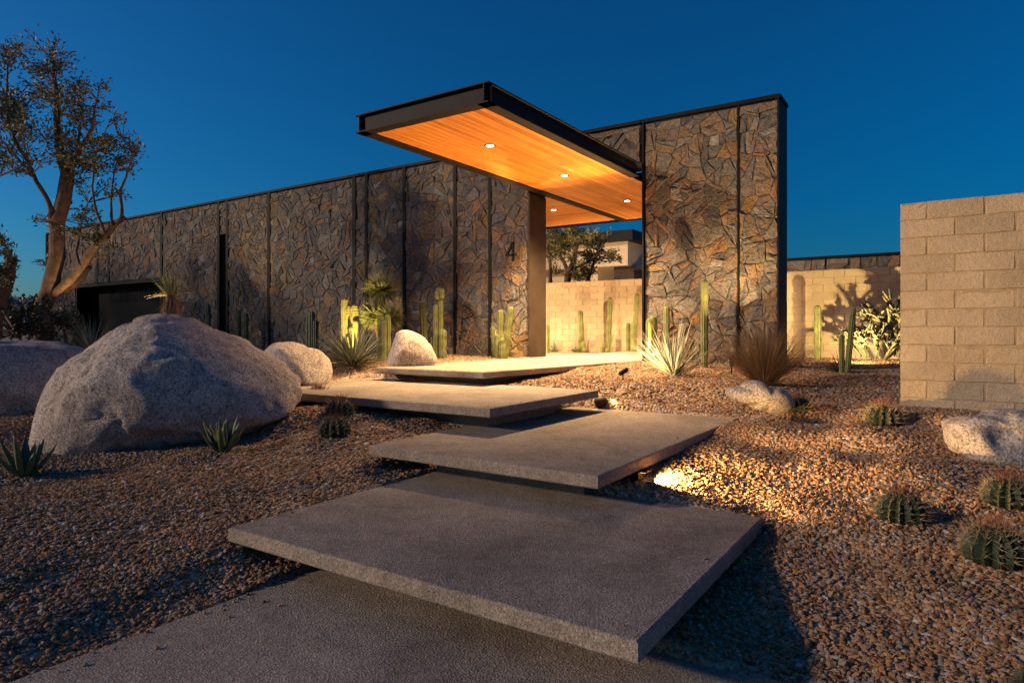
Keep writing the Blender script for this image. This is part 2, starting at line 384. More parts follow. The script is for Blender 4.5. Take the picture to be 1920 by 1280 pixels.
# ------------------------------------------------------------------ stone walls
WY, WT, WTOP = 11.22, 0.56, 5.25
def wx(px): return at_y(px, 600, WY).x
def clip(poly, a, b, c):
    out = []
    for i in range(len(poly)):
        p, q = poly[i], poly[(i + 1) % len(poly)]
        dp = a * p[0] + b * p[1] - c; dq = a * q[0] + b * q[1] - c
        if dp <= 0: out.append(p)
        if (dp < 0 < dq) or (dq < 0 < dp):
            t = dp / (dp - dq); out.append((p[0] + (q[0] - p[0]) * t, p[1] + (q[1] - p[1]) * t))
    return out
def area(p): return 0.5 * sum(p[i][0] * p[(i + 1) % len(p)][1] - p[(i + 1) % len(p)][0] * p[i][1] for i in range(len(p)))
def tess(x0, x1, z0, z1, size, rg):
    st = size; seeds = []
    nz = max(1, round((z1 - z0) / st)); nxx = max(1, round((x1 - x0) / st))
    for j in range(nz + 2):
        for i in range(nxx + 2):
            seeds.append((x0 + (i - .5 + rg.uniform(-.55, .55)) * (x1 - x0) / nxx, z0 + (j - .5 + rg.uniform(-.55, .55)) * (z1 - z0) / nz, rg.choice([0, 0, 0, .5, 1, 1.6]) * st * st * .34))
    cells = []
    for i, (x, z, wgt) in enumerate(seeds):
        near = sorted(((a - x) ** 2 + (b - z) ** 2, a, b, c) for k, (a, b, c) in enumerate(seeds) if k != i and abs(a - x) < 3.2 * st and abs(b - z) < 3.2 * st)
        poly = [(x0, z0), (x1, z0), (x1, z1), (x0, z1)]
        for d2, a, b, c in near[:26]:
            A, B = 2 * (a - x), 2 * (b - z); C = a * a + b * b - c - x * x - z * z + wgt
            poly = clip(poly, A, B, C)
            if len(poly) < 3: break
        if len(poly) >= 3 and area(poly) > .003: cells.append(poly)
    out = []
    def split(p, lev):
        A_ = area(p)
        if lev > 0 and (A_ > size * size * .5 and rg.random() < .72 or A_ > size * size * 1.5):
            cx = sum(q[0] for q in p) / len(p); cz = sum(q[1] for q in p) / len(p)
            k = rg.randrange(len(p)); e0, e1 = p[k], p[(k + 1) % len(p)]; an = math.atan2(e1[1] - e0[1], e1[0] - e0[0]) + rg.choice([0, math.pi / 2]) + rg.uniform(-.35, .35)
            a, b = math.cos(an), math.sin(an); c = a * cx + b * cz + rg.uniform(-.18, .18) * math.sqrt(A_)
            for sg in (1, -1):
                h = clip(p, a * sg, b * sg, c * sg)
                if len(h) >= 3 and area(h) > .002: split(h, lev - 1)
        else: out.append(p)
    for p in cells: split(p, 2)
    return out
PAL = [((.145, .138, .135), 6), ((.115, .112, .116), 4), ((.175, .160, .145), 5), ((.20, .150, .108), 3), ((.23, .135, .075), 1.1), ((.175, .132, .115), 3), ((.26, .245, .225), .9), ((.24, .165, .095), 1.1)]
def stone_mb(poly, y, rg, gap=.0015):
    cx = sum(q[0] for q in poly) / len(poly); cz = sum(q[1] for q in poly) / len(poly)
    pts = []
    for i in range(len(poly)):
        p, q = poly[i], poly[(i + 1) % len(poly)]
        L = math.hypot(q[0] - p[0], q[1] - p[1])
        if L < .012: continue
        pts.append(p)
        ns_ = max(1, int(L / .062))
        if ns_ > 1:
            for k in range(1, ns_):
                t = (k + rg.uniform(-.25, .25)) / ns_; j = rg.uniform(-.007, .004)
                nxn, nzn = (q[1] - p[1]) / L, -(q[0] - p[0]) / L
                pts.append((p[0] + (q[0] - p[0]) * t + nxn * j, p[1] + (q[1] - p[1]) * t + nzn * j))
    if len(pts) < 3: return None
    def ins(p, d):
        r = math.hypot(p[0] - cx, p[1] - cz); k = max(.3, 1 - d / max(r, .01)); return (cx + (p[0] - cx) * k, cz + (p[1] - cz) * k)
    dep = rg.uniform(.034, .056); tx, tz = rg.uniform(-.10, .10), rg.uniform(-.10, .10)
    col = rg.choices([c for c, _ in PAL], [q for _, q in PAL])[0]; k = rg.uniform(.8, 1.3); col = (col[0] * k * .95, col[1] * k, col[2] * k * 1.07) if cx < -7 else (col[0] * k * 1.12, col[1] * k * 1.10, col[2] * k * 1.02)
    r0 = []; r1 = []; r2 = []
    for p in pts:
        a = ins(p, gap); r0.append((a[0], y + .03, a[1])); a1 = ins(p, gap + rg.uniform(0, .004))
        d = dep + (p[0] - cx) * tx + (p[1] - cz) * tz
        r1.append((a1[0], y - d * .84 + rg.uniform(-.004, .004), a1[1])); a2 = ins(p, gap + rg.uniform(.005, .02)); r2.append((a2[0], y - d + rg.uniform(-.009, .009), a2[1]))
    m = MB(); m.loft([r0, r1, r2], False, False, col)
    n = len(pts); m.add([(cx, y - dep - rg.uniform(-.006, .012), cz)], [], col)
    m.f += [(2 * n + i, 2 * n + (i + 1) % n, 3 * n) for i in range(n)]
    return m
def stone_wall(root, panels, rg, keep=300):
    polys = [(p, y) for (x0, x1, z0, z1, sz, y) in panels for p in tess(x0, x1, z0, z1, sz, rg)]
    def app(pl):
        cx = sum(q[0] for q in pl[0]) / len(pl[0]); return area(pl[0]) / ((cx * .5556) ** 2 + 40 + cx * cx)
    polys.sort(key=app, reverse=True)
    rest = MB()
    for i, (p, y) in enumerate(polys):
        m = stone_mb(p, y, rg)
        if m is None: continue
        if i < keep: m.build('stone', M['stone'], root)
        else: rest.add(m.v, m.f); rest.c += m.c
    if rest.v: tag(rest.build('stone_remainder', M['stone'], root), kind='stuff')

rg = random.Random(21)
fw = thing('stone_facade', 'long low-lit stone facade of irregular slabs left of the canopy, split by black vertical reveals', 'wall')
XL = wx(90); XE = -7.02
joints = [(183, 186), (205, 207.5), (304, 307), (411, 414.5), (427.5, 430.5), (505, 509), (664.5, 669.5), (688.5, 692), (759, 763), (854, 858), (919.5, 923)]
edges = [XL + .1]
for a, b in joints: edges += [wx(a), wx(b)]
edges.append(XE - .04)
zgar = 3.02; zslot = 4.24
gx0, gx1 = wx(146), wx(304)
panels = []
for i in range(0, len(edges), 2):
    x0, x1 = edges[i], edges[i + 1]
    z0 = .55
    if x0 > wx(408) and x1 < wx(429): z0 = zslot
    sz = .22 if 430 < 960 + F * 0 and wx(429) < x0 < wx(440) else .27
    if x1 <= wx(306) + .05 and x1 > gx0:
        if x0 < gx0:
            panels.append((x0, gx0 - .1, z0, zgar, .32, WY)); panels.append((x0, x1, zgar + .12, WTOP - .09, .32, WY))
        else: panels.append((x0, x1, zgar + .12, WTOP - .09, .32, WY))
        continue
    panels.append((x0, x1, z0, WTOP - .09, sz if x0 > wx(300) else .32, WY))
panels.append((XE + .03, -4.68, 4.5, WTOP - .09, .34, WY))
stone_wall(fw, panels, rg, 300)
wl = MB()
xs0, xs1 = wx(413.5), wx(428)
wl.box(XL, gx0, WY - .020, WY + WT, .3, WTOP - .06); wl.box(gx0, gx1, WY - .020, WY + WT, zgar + .1, WTOP - .06)
wl.box(gx1, xs0, WY - .020, WY + WT, .3, WTOP - .06); wl.box(xs0, xs1, WY - .020, WY + WT, zslot, WTOP - .06)
wl.box(xs1, XE - .03, WY - .020, WY + WT, .3, WTOP - .06); wl.box(XE - .03, -4.66, WY - .020, WY + WT, 4.48, WTOP - .06)
wl.build('wall_core', M['mortar'], fw)
MB().box(XL - .02, -4.66, WY - .075, WY + WT + .03, WTOP - .058, WTOP).build('coping', M['black'], fw)
MB().box(XL - .03, XL + .06, WY - .08, WY + WT, .3, WTOP - .06).build('edge_trim', M['black'], fw)
pm = MB().box(XE - .028, XE + .002, WY - .085, WY + WT, .85, 4.2).build('end_plate', M['bronze'], fw); pm['label'] = 'brown steel end plate beside the doorway'
for a, b in joints:
    x0, x1 = wx(a), wx(b); zb = zgar + .1 if x1 < gx1 - .3 else .5
    MB().box(x0 - .012, x1 + .012, WY - .066, WY + .019, zb, WTOP - .06).build('reveal', M['black'], fw)
gd = MB().box(gx0 + .001, gx1 - .05, WY + .5, WY + .55, .3, zgar + .05)
gdo = gd.build('garage_door', M['garage'], fw)
MB().box(gx0, gx1, WY - .03, WY + .5, zgar, zgar + .098).build('lintel', M['black'], fw)
MB().box(gx0 - .06, gx0, WY - .03, WY + .6, .3, zgar).build('door_jamb', M['black'], fw)
for i in range(26):
    x = gx0 + 1.3 + i * .17
    if x < gx1 - .2: MB().box(x, x + .12, WY + .488, WY + .4985, 2.45, zgar - .03).build('slat', M['garage'], gdo)
MB().box(xs0 + .02, xs1 - .02, WY + .4, WY + .45, .3, zslot).build('slot_door', M['black'], fw)

tw = thing('stone_pylon', 'tall warm-lit stone wall on the right of the doorway, black steel edge', 'wall')
XA, XB, XJ = -4.62, -2.29, wx(1386)
stone_wall(tw, [(XA + .05, XJ - .02, .6, WTOP - .09, .28, WY), (XJ + .02, XB - .03, .6, WTOP - .09, .26, WY)], rg, 300)
MB().box(XA + .03, XB - .02, WY - .020, WY + WT - .02, .4, WTOP - .06).build('wall_core', M['mortar'], tw)
MB().box(XA - .03, XB + .02, WY - .078, WY + WT + .02, WTOP - .057, WTOP + .002).build('coping', M['black'], tw)
MB().box(XB - .022, XB, WY - .09, WY + WT, .5, WTOP - .06).build('end_plate', M['steel'], tw)
MB().box(XA, XA + .03, WY - .09, WY + WT, .5, WTOP - .06).build('edge_trim', M['black'], tw)
MB().box(XJ - .014, XJ + .014, WY - .06, WY + .019, .5, WTOP - .06).build('reveal', M['black'], tw)

# ------------------------------------------------------------------ canopy
cn = thing('entrance_canopy', 'flat cantilevered canopy with black steel beam edge and orange cedar soffit', 'canopy')
CX0, CX1, CY0, CY1, CB, CT = -6.97, -4.665, 6.46, 15.4, 4.22, 4.475
def ibeam(p, q, nrm, name):
    p, q, n = Vector(p), Vector(q), Vector(nrm); m = MB(); fl, ft = .075, .018; d = (q - p).normalized()
    prof = [(0, CB), (-fl, CB), (-fl, CB + ft), (-.012, CB + ft + .004), (-.012, CT - ft - .004), (-fl, CT - ft), (-fl, CT), (0, CT), (.0, CT - ft), (.0, CB + ft)]
    prof = [(-fl, CB), (.10, CB), (.10, CB + ft), (.0, CB + ft + .003), (.0, CT - ft - .003), (.10, CT - ft), (.10, CT), (-fl, CT), (-fl, CT - ft), (-.012, CT - ft - .003), (-.012, CB + ft + .003), (-fl, CB + ft)]
    m.loft([[(p + n * -u + Vector((0, 0, 1)) * z - Vector((0, 0, p.z))) for u, z in prof], [(q + n * -u + Vector((0, 0, 1)) * z - Vector((0, 0, q.z))) for u, z in prof]])
    return m.build(name, M['steel'], cn)
i_ = .075
ibeam((CX0, CY0 + i_, 0), (CX1, CY0 + i_, 0), (0, -1, 0), 'fascia_beam')
ibeam((CX1 - i_, CY0 + .001, 0), (CX1 - i_, WY - .1, 0), (1, 0, 0), 'fascia_beam')
ibeam((CX0 + i_, CY0 + .002, 0), (CX0 + i_, CY1, 0), (-1, 0, 0), 'fascia_beam')
MB().box(CX0 + .1, CX1 - .1, CY0 + .1, WY, CT - .06, CT - .02).box(CX0 + .1, CX1 - .06, WY + WT, CY1, CT - .06, CT - .02).box(-11.5, CX0 - .1, WY + WT + .05, CY1, CT - .06, CT - .02).build('roof_deck', M['black'], cn)
MB().box(-11.5, -3.0, CY1, CY1 + .05, CB - .01, CT).build('rear_beam', M['steel'], cn)
nb = 16; bx0, bx1 = CX0 + .178, CX1 - .178; bw = (bx1 - bx0) / nb
bm = MB().box(.0018, bw - .0018, 0, 4.0, 0, .02, .002).mesh('soffit_board')
bm.materials.append(M['woody'])
ZB = CB + .022
for i in range(nb):
    y = CY0 + .178; cut = rnd.uniform(1.5, 3.8)
    segs = []
    while y < CY1 - .02:
        e = min(y + (cut if y < CY0 + .3 else rnd.uniform(3.0, 4.6)), CY1 - .02)
        segs.append((y, e)); y = e
    for a, b in segs:
        o = link('soffit_board', bm, cn, (bx0 + i * bw, a + .001, ZB + rnd.uniform(0, .0015))); o.scale = (1, (b - a - .002) / 4.0, 1)
bm2 = MB().box(0, 4.4, .0018, .1342, 0, .02, .002).mesh('soffit_board'); bm2.materials.append(M['woodx'])
for i in range(26):
    y = WY + WT + .08 + i * .136
    if y > CY1 - .14: break
    link('soffit_board', bm2, cn, (-11.45, y, ZB + rnd.uniform(0, .0015)))

def lamp(name, kind, loc, aim, energy, parent, col=(1, .62, .28), size=80, blend=.6, rad=.03):
    l = bpy.data.lights.new(name, kind); l.energy = energy; l.color = col; l.shadow_soft_size = rad
    if kind == 'SPOT': l.spot_size = R(size); l.spot_blend = blend
    o = bpy.data.objects.new(name, l); COL.objects.link(o); o.location = loc
    o.rotation_euler = (Vector(aim) - Vector(loc)).to_track_quat('-Z', 'Y').to_euler()
    if parent is not None: o.parent = parent; o.matrix_parent_inverse = Matrix.Translation(-Vector(parent.location))
    return o
WARM = (1.0, .64, .30)
for (x, y) in ((-5.80, 8.08), (-5.80, 10.38), (-5.80, 13.16), (-7.66, 13.2)):
    z = ZB
    ring = MB(); n = 20
    prof = [(.085, z - .001), (.085, z - .007), (.062, z - .007), (.058, z + .012)]
    ring.loft([[(x + r * math.cos(k * 2 * math.pi / n), y + r * math.sin(k * 2 * math.pi / n), zz) for k in range(n)] for r, zz in prof], False, False)
    dl = ring.build('downlight', M['black'], cn, True)
    MB().add([(x + .0575 * math.cos(-k * 2 * math.pi / n), y + .0575 * math.sin(-k * 2 * math.pi / n), z - .004) for k in range(n)], [tuple(range(n))]).build('lens', M['lens'], dl)
    lamp('downlight_lamp', 'SPOT', (x, y, z - .03), (x, y, 0), 1750, cn, WARM, 125, .8, .05)

# ------------------------------------------------------------------ block walls
def block_mesh(L, H, D, seed):
    rg = random.Random(seed); m = MB()
    us = [0, .012, .25, .5, .75, .988, 1]; vs_ = [0, .035, .3, .7, .965, 1]; nu, nv = len(us), len(vs_)
    def pt(i, j):
        e = i in (0, nu - 1); f = j in (0, nv - 1)
        d = D - (.007 if e or f else 0) + rg.uniform(-.0022, .0022) + .004 * (1 - 2 * vs_[j]) * (0 if f else 1)
        return (us[i] * L, -d, vs_[j] * H + (rg.uniform(-.003, .003) if 0 < i < nu - 1 and (f or j in (1, nv - 2)) else 0))
    g = [[pt(i, j) for i in range(nu)] for j in range(nv)]
    m.add([p for r in g for p in r], [(j * nu + i, j * nu + i + 1, (j + 1) * nu + i + 1, (j + 1) * nu + i) for j in range(nv - 1) for i in range(nu - 1)])
    bd = [g[0][i] for i in range(nu)] + [g[j][-1] for j in range(1, nv)] + [g[-1][i] for i in range(nu - 2, -1, -1)] + [g[j][0] for j in range(nv - 2, 0, -1)]
    n = len(bd); m.add(bd + [(p[0], .05, p[2]) for p in bd], [(i, i + n, (i + 1) % n + n, (i + 1) % n) for i in range(n)])
    me = m.mesh('block', False); me.materials.append(M['block']); return me
BL, BH = .444, .1685
BV = [block_mesh(BL - .006, BH - .004, .03, s) for s in range(6)]
def block_wall(root, x0, x1, y, ztop, courses, off, first=True):
    for c in range(courses):
        z = ztop - (c + 1) * BH; x = x0 - (0 if (c + off) % 2 == 0 else BL / 2) * 1.0
        if (c + off) % 2 == 0: x = x0 - BL * .5 + .0
        else: x = x0 - .0
        while x < x1:
            a, b = max(x, x0), min(x + BL, x1)
            if b - a > .03:
                o = link('block', BV[rnd.randrange(6)], root, (a + .007, y + rnd.uniform(-.003, .003), z + .003)); o.scale = ((b - a - .014) / (BL - .006), 1, 1)
            x += BL
bw_ = thing('block_wall', 'nearest tan slump block wall at the right edge, big courses in warm light', 'wall')
BWY, BX0 = 7.33, -.405
block_wall(bw_, BX0, 2.3, BWY, 2.655, 13, 0)
MB().box(BX0 + .012, 2.3, BWY - .024, BWY + .3, .2, 2.652).build('wall_core', M['blockjoint'], bw_)
cw = thing('courtyard_wall', 'low tan block courtyard wall seen through the doorway and behind the right garden', 'wall')
block_wall(cw, -10.6, -5.8, 16.5, 2.83, 12, 1)
block_wall(cw, -4.2, 0.0, 16.5, 2.83, 12, 1)
MB().box(-14, 5, 16.48, 16.75, .4, 2.827).build('wall_core', M['blockjoint'], cw)

# ------------------------------------------------------------------ far buildings
bh = thing('stone_wing', 'distant dark stone wing with black coping above the courtyard wall on the right', 'building')
BY = 23.0
def byx(px): return at_y(px, 490, BY).x
bj = [1440, 1549, 1593, 1615, 1646, 1690, 1740, 1800]
stone_wall(bh, [(byx(bj[i]) + .03, byx(bj[i + 1]) - .03, 2.0, 3.72, .5, BY) for i in range(len(bj) - 1)], rg, 300)
MB().box(byx(1430), byx(1820), BY - .015, BY + 5, .3, 3.74).build('wall_core', M['mortar'], bh)
MB().box(byx(1430), byx(1820), BY - .08, BY + 5, 3.742, 3.82).build('coping', M['black'], bh)
hs = thing('house_wing', 'cream stucco house volume with dark flat roof behind the courtyard tree', 'house')
def hy(px, py, y): p = at_y(px, py, y); return p
HYF = 24.0
a = at_y(1000, 500, HYF).x; b = at_y(1177, 500, HYF).x
zt = at_y(1177, 433, HYF).z; zm = at_y(1177, 452, HYF).z; zl = at_y(1177, 497, HYF).z
MB().box(a - 4, b, HYF, HYF + 9, zl, zm).build('upper_wall', M['stucco'], hs)
MB().box(a - 4.2, b + .35, HYF - .35, HYF + 9.3, zm + .002, zt).build('roof', M['steel'], hs)
MB().box(a - 4, b - 1.6, HYF + .6, HYF + 8.8, .5, zl - .002).build('lower_wall', M['stucco'], hs)
c0 = at_y(1145, 510, HYF).x; c1 = at_y(1183, 510, HYF).x
MB().box(c0, c1, HYF + .3, HYF + 1.0, .5, zl - .004).build('pier', M['bronze'], hs)
MB().box(c1 + .02, c1 + 3.0, HYF + .25, HYF + .6, at_y(1190, 505, HYF).z, zl - .006).build('lintel', M['steel'], hs)
MB().box(c1 + .02, c1 + 4.0, HYF + 1.2, HYF + 1.4, .5, zl - .3).build('recess_wall', M['stucco'], hs)

# ------------------------------------------------------------------ boulders
def boulder(outline, t, depth, label, seed, dents=(), sub=5, amp=.05, sink=.25, name='boulder', fs=.5, planes=None):
    import bmesh
    cxp = sum(p[0] for p in outline) / len(outline); cyp = sum(p[1] for p in outline) / len(outline)
    ang = []
    for px, py in outline: ang.append((math.atan2(-(py - cyp), px - cxp), math.hypot(px - cxp, py - cyp) / F * t))
    ang.sort(); A = np.array([a for a, _ in ang]); Rr = np.array([r for _, r in ang])
    A3 = np.concatenate([A - 2 * math.pi, A, A + 2 * math.pi]); R3 = np.concatenate([Rr] * 3)
    c = at_t(cxp, cyp, t)
    bmm = bmesh.new(); bmesh.ops.create_icosphere(bmm, subdivisions=sub, radius=1)
    off = Vector((seed * 7.7, seed * 3.1, seed)); frg = random.Random(seed + 100); facets = []
    for _ in range(9):
        fa = frg.uniform(0, 6.28); fe = frg.uniform(-.2, .9); fn = (RT * math.cos(fa) * math.cos(fe) - VW * abs(math.sin(fa)) * math.cos(fe) + UP * math.sin(fe)).normalized()
        facets.append((fn, frg.uniform(.66, .86) * (float(np.mean(Rr)) * .55 + depth * .45)))
    if planes: facets = [((RT * a_ + UP * b_ - VW * c_).normalized(), d_) for a_, b_, c_, d_ in planes]
    for v in bmm.verts:
        d = v.co.normalized(); u, dep, h = d.x, d.y, d.z
        rp = math.hypot(u, h); a = math.atan2(h, u); Ra = float(np.interp(a, A3, R3))
        pl = rp ** .82
        Ra *= .985
        p = RT * (Ra * pl * math.cos(a)) + UP * (Ra * pl * math.sin(a)) + VW * (dep * depth)
        q = p * 1.1 + off
        nz = mn.fractal(q, 1.0, 2.0, 6) * amp + (mn.fractal(q * .55, 1.0, 2.0, 3)) * amp * 2.0 * (1 - rp ** 4 * .8)
        rd = abs(mn.noise(q * 1.6 + Vector((5, 5, 5)))); nz -= max(0, .10 - rd) * amp * 5 * (1 - rp ** 6)
        nz += (abs(mn.noise(q * 4.5)) - .25) * amp * .5 + mn.fractal(q * 9.0, 1.0, 2.0, 3) * amp * .13 - amp * .35
        p += p.normalized() * nz
        for fn, fd in facets:
            e = p.dot(fn) - fd
            if e > 0: p -= fn * e * fs
        for (dx, dy, r, k) in dents:
            dp = RT * ((dx - cxp) / F * t) + UP * (-(dy - cyp) / F * t)
            s2 = ((p - VW * p.dot(VW)) - dp).length
            if dep < 0: p += VW * (k * math.exp(-(s2 / r) ** 2))
        v.co = p
    m = bpy.data.meshes.new(name); bmm.to_mesh(m); bmm.free()
    m.polygons.foreach_set('use_smooth', [True] * len(m.polygons)); m.materials.append(M['boulder'])
    o = link(name, m, None, c)
    return tag(o, label, 'boulder', 'granite garden boulders')
boulder([(72, 860), (73, 815), (84, 752), (112, 702), (165, 652), (222, 614), (266, 598), (318, 586), (362, 592), (408, 618), (466, 654), (520, 688), (556, 720), (564, 752), (556, 778), (450, 820), (380, 850), (270, 880), (150, 885)],
        6.9, .95, 'biggest pale granite boulder on the left with a small yucca rising behind it', 1, tuple((304 + k * 3 + 4 * math.sin(k * 2.1), 760 + k * 9, .028, .028) for k in range(6)) + ((250, 668, .03, .04), (470, 692, .05, .03)), 6, .095, fs=.5, planes=((-.62, .75, .22, .82), (.45, .86, .22, .68), (-.55, .2, .82, .86), (.42, .22, .88, .66), (0, -.15, .98, .80), (-.15, .62, .77, .74), (.75, .35, .55, .95), (-.95, .1, .3, 1.1)))
boulder([(-160, 800), (-170, 720), (-110, 660), (-30, 640), (40, 634), (95, 645), (135, 660), (150, 700), (130, 780), (60, 810), (-60, 820)], 8.3, 1.0, 'granite boulder cut by the left edge of the picture', 2, ((95, 760, .2, .2),), 5, .06, fs=.6)
boulder([(470, 690), (478, 665), (498, 648), (530, 644), (570, 652), (608, 664), (630, 680), (635, 700), (628, 716), (590, 726), (520, 735), (480, 725)], 8.9, .5, 'smaller rounded boulder just behind the right end of the biggest boulder', 3, (), 5, .03)
boulder([(725, 690), (728, 650), (735, 622), (752, 617), (780, 622), (802, 640), (815, 660), (822, 676), (815, 690), (770, 696)], 10.2, .45, 'small pale boulder between the spiky yucca and the column cacti by the stone facade', 4, (), 5, .02)
boulder([(1357, 738), (1362, 727), (1385, 724), (1440, 726), (1475, 731), (1487, 742), (1490, 762), (1470, 775), (1430, 768), (1400, 756), (1372, 750)], 6.35, .22, 'flat low stone in the gravel beside a red-spined barrel cactus', 5, (), 5, .006, fs=.05)
boulder([(1776, 815), (1778, 792), (1800, 782), (1850, 776), (1920, 768), (2010, 775), (2040, 820), (2020, 890), (1930, 895), (1850, 882), (1800, 868), (1785, 850)], 4.9, .42, 'pitted granite boulder at the right edge in front of the block wall', 6, ((1840, 815, .1, .1), (1890, 835, .12, .08)), 5, .04)

# ------------------------------------------------------------------ plants
def column(mb, base, h, r, lean=(0, 0), ribs=11, bend=0.0, foot=None):
    base = Vector(base); rings = []; n = ribs * 2; K = 14
    top = r * 1.1
    for k in range(K + 6):
        if k <= K: s = k / K * (h - top); rr = r * (1 - .10 * math.sin(k * 1.3 + h * 9) * .6) * (.86 + .14 * min(1, k / 3))
        else:
            a = (k - K) / 5 * math.pi / 2 * .96; s = h - top + top * math.sin(a); rr = r * math.cos(a)
        x = s / h; c = base + Vector((lean[0] * x * h + bend * math.sin(x * math.pi) * h, lean[1] * x * h, s))
        rings.append([c + Vector((math.cos(i * 2 * math.pi / n), math.sin(i * 2 * math.pi / n), 0)) * rr * (1.0 if i % 2 == 0 else .84) for i in range(n)])
    mb.loft(rings)
def arm(mb, base, out, h, r):
    b = Vector(base); o = Vector(out)
    pts = [b, b + o * .6, b + o * .95 + Vector((0, 0, .12 * h)), b + o + Vector((0, 0, .4 * h)), b + o + Vector((0, 0, .8 * h)), b + o + Vector((0, 0, h * .95)), b + o + Vector((0, 0, h))]
    mb.tube(pts, [r * .7, r * .9, r, r, r, r * .75, r * .2], 12)
def cactus_group(cols, label, mt='cactus', arms=(), grp='column cacti'):
    """cols: (px, py_base, py_top, z_base or None, radius_px, lean)"""
    bpx, bpy_, zb = cols[0][0], cols[0][1], cols[0][3]
    root = None
    for c in cols:
        px, pb, ptp, zb, rp = c[:5]; lean = c[5] if len(c) > 5 else 0.0
        p = at_z(px, pb, zb) if zb > 0 else at_y(px, pb, -zb)
        t = (p - CAM).dot(VW); h = (pb - ptp) / F * t + .08; r = rp / F * t
        if root is None: root = thing('column_cactus', label, 'cactus', (p.x, p.y, p.z), grp); o0 = p
        q = p - o0; mb = MB(); column(mb, (q.x, q.y, q.z - .08), h, r, (lean * RT.x, lean * RT.y), 9 if rp < 8 else 11)
        mb.build('stem', M[mt], root, False)
        for s in range(2):
            pass
    for (px, pb, ptp, rp, y) in arms:
        p = at_y(px, pb, y); t = (p - CAM).dot(VW); q = p - o0; h = (pb - ptp) / F * t; r = rp / F * t
        mb = MB(); column(mb, (q.x, q.y, q.z), h, r, (0, 0), 9); mb.build('branch', M[mt], root, False)
    return root
W = -10.75
cactus_group([(390, 625, 570, -10.6, 5), (391.5, 640, 590, -10.5, 4)], 'thin dark column cactus just left of the black door slot', 'cactus2')
cactus_group([(447, 640, 582, -10.7, 5)], 'dark column cactus right of the black door slot, left one of a pair', 'cactus2')
cactus_group([(461, 650, 587, -10.7, 5)], 'dark column cactus right of the black door slot, right one of a pair', 'cactus2')
cactus_group([(579, 660, 592, -10.6, 5), (585, 662, 583, -10.6, 6), (592, 664, 600, -10.5, 5)], 'dim clump of dark column cacti in shade above the smaller rounded boulder', 'cactus2')
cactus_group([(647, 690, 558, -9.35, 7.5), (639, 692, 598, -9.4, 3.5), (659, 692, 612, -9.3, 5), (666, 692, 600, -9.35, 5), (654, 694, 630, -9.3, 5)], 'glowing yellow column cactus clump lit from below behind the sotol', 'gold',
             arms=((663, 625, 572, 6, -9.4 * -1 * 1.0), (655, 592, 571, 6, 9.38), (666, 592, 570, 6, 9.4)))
cactus_group([(713, 678, 592, -9.0, 6), (721, 680, 600, -8.95, 6), (727, 679, 589, -9.0, 6)], 'three green column cacti in front of the pale boulder and round yuccas')
cactus_group([(797, 665, 567, -10.6, 7, -.05)], 'single stout column cactus left of the branching one by the stone facade')
cactus_group([(819, 671, 569, -10.1, 7), (830, 672, 616, -10.05, 7.5), (812, 670, 630, -10.15, 5), (826, 640, 556, -10.12, 5)], 'tall branching column cactus with a knobbed top right of the pale boulder',
             arms=((822, 560, 539, 5, 10.1), (828, 560, 541, 5.5, 10.1), (820, 562, 545, 5, 10.05)))
cactus_group([(938, 668, 580, -10.85, 6.2), (946, 667, 574, -10.85, 6.5, .12), (929, 667, 612, -10.82, 5, -.08), (933, 668, 625, -10.8, 5), (942, 669, 633, -10.78, 6.5)], 'clump of green column cacti under the house number near the doorway')
cactus_group([(1027, 660, 607, -14.4, 4)], 'green column cactus half hidden by the brown steel door plate')
cactus_group([(1093, 660, 582, -15.9, 5, -.06), (1087, 660, 631, -15.8, 4), (1094, 660, 639, -15.75, 4.2)], 'leaning column cactus with two short stems, leftmost before the courtyard wall')
cactus_group([(1140, 661, 557, -15.9, 5, .04), (1130, 660, 642, -15.8, 4.5), (1138.5, 662, 652, -15.7, 3.5)], 'tall slender column cactus in the middle of the courtyard wall')
cactus_group([(1178, 660, 605, -15.9, 4.2)], 'short straight column cactus before the courtyard wall near the tall stone wall')
cactus_group([(1188, 660, 550, -15.8, 5, .06), (1187, 661, 604, -15.7, 5)], 'tallest right column cactus before the courtyard wall with a joint line above it')
cactus_group([(1217, 675, 597, -10.8, 6), (1224, 676, 592, -10.85, 6), (1228, 674, 594, -10.9, 5)], 'group of short column cacti behind the left leaves of the pale yucca')
cactus_group([(1250, 676, 574, -10.85, 6)], 'column cactus rising behind the middle of the pale yucca')
cactus_group([(1321, 679, 524, -10.7, 7)], 'tall single column cactus standing against the tall stone wall')
cactus_group([(1533, 668, 572, -15.2, 6.5)], 'lit column cactus alone before the courtyard wall in the right garden')
cactus_group([(1588, 690, 578, -11.0, 5.5, .10), (1578, 690, 628, -11.0, 5)], 'dark column cactus growing out of the spiky clump in the right garden')

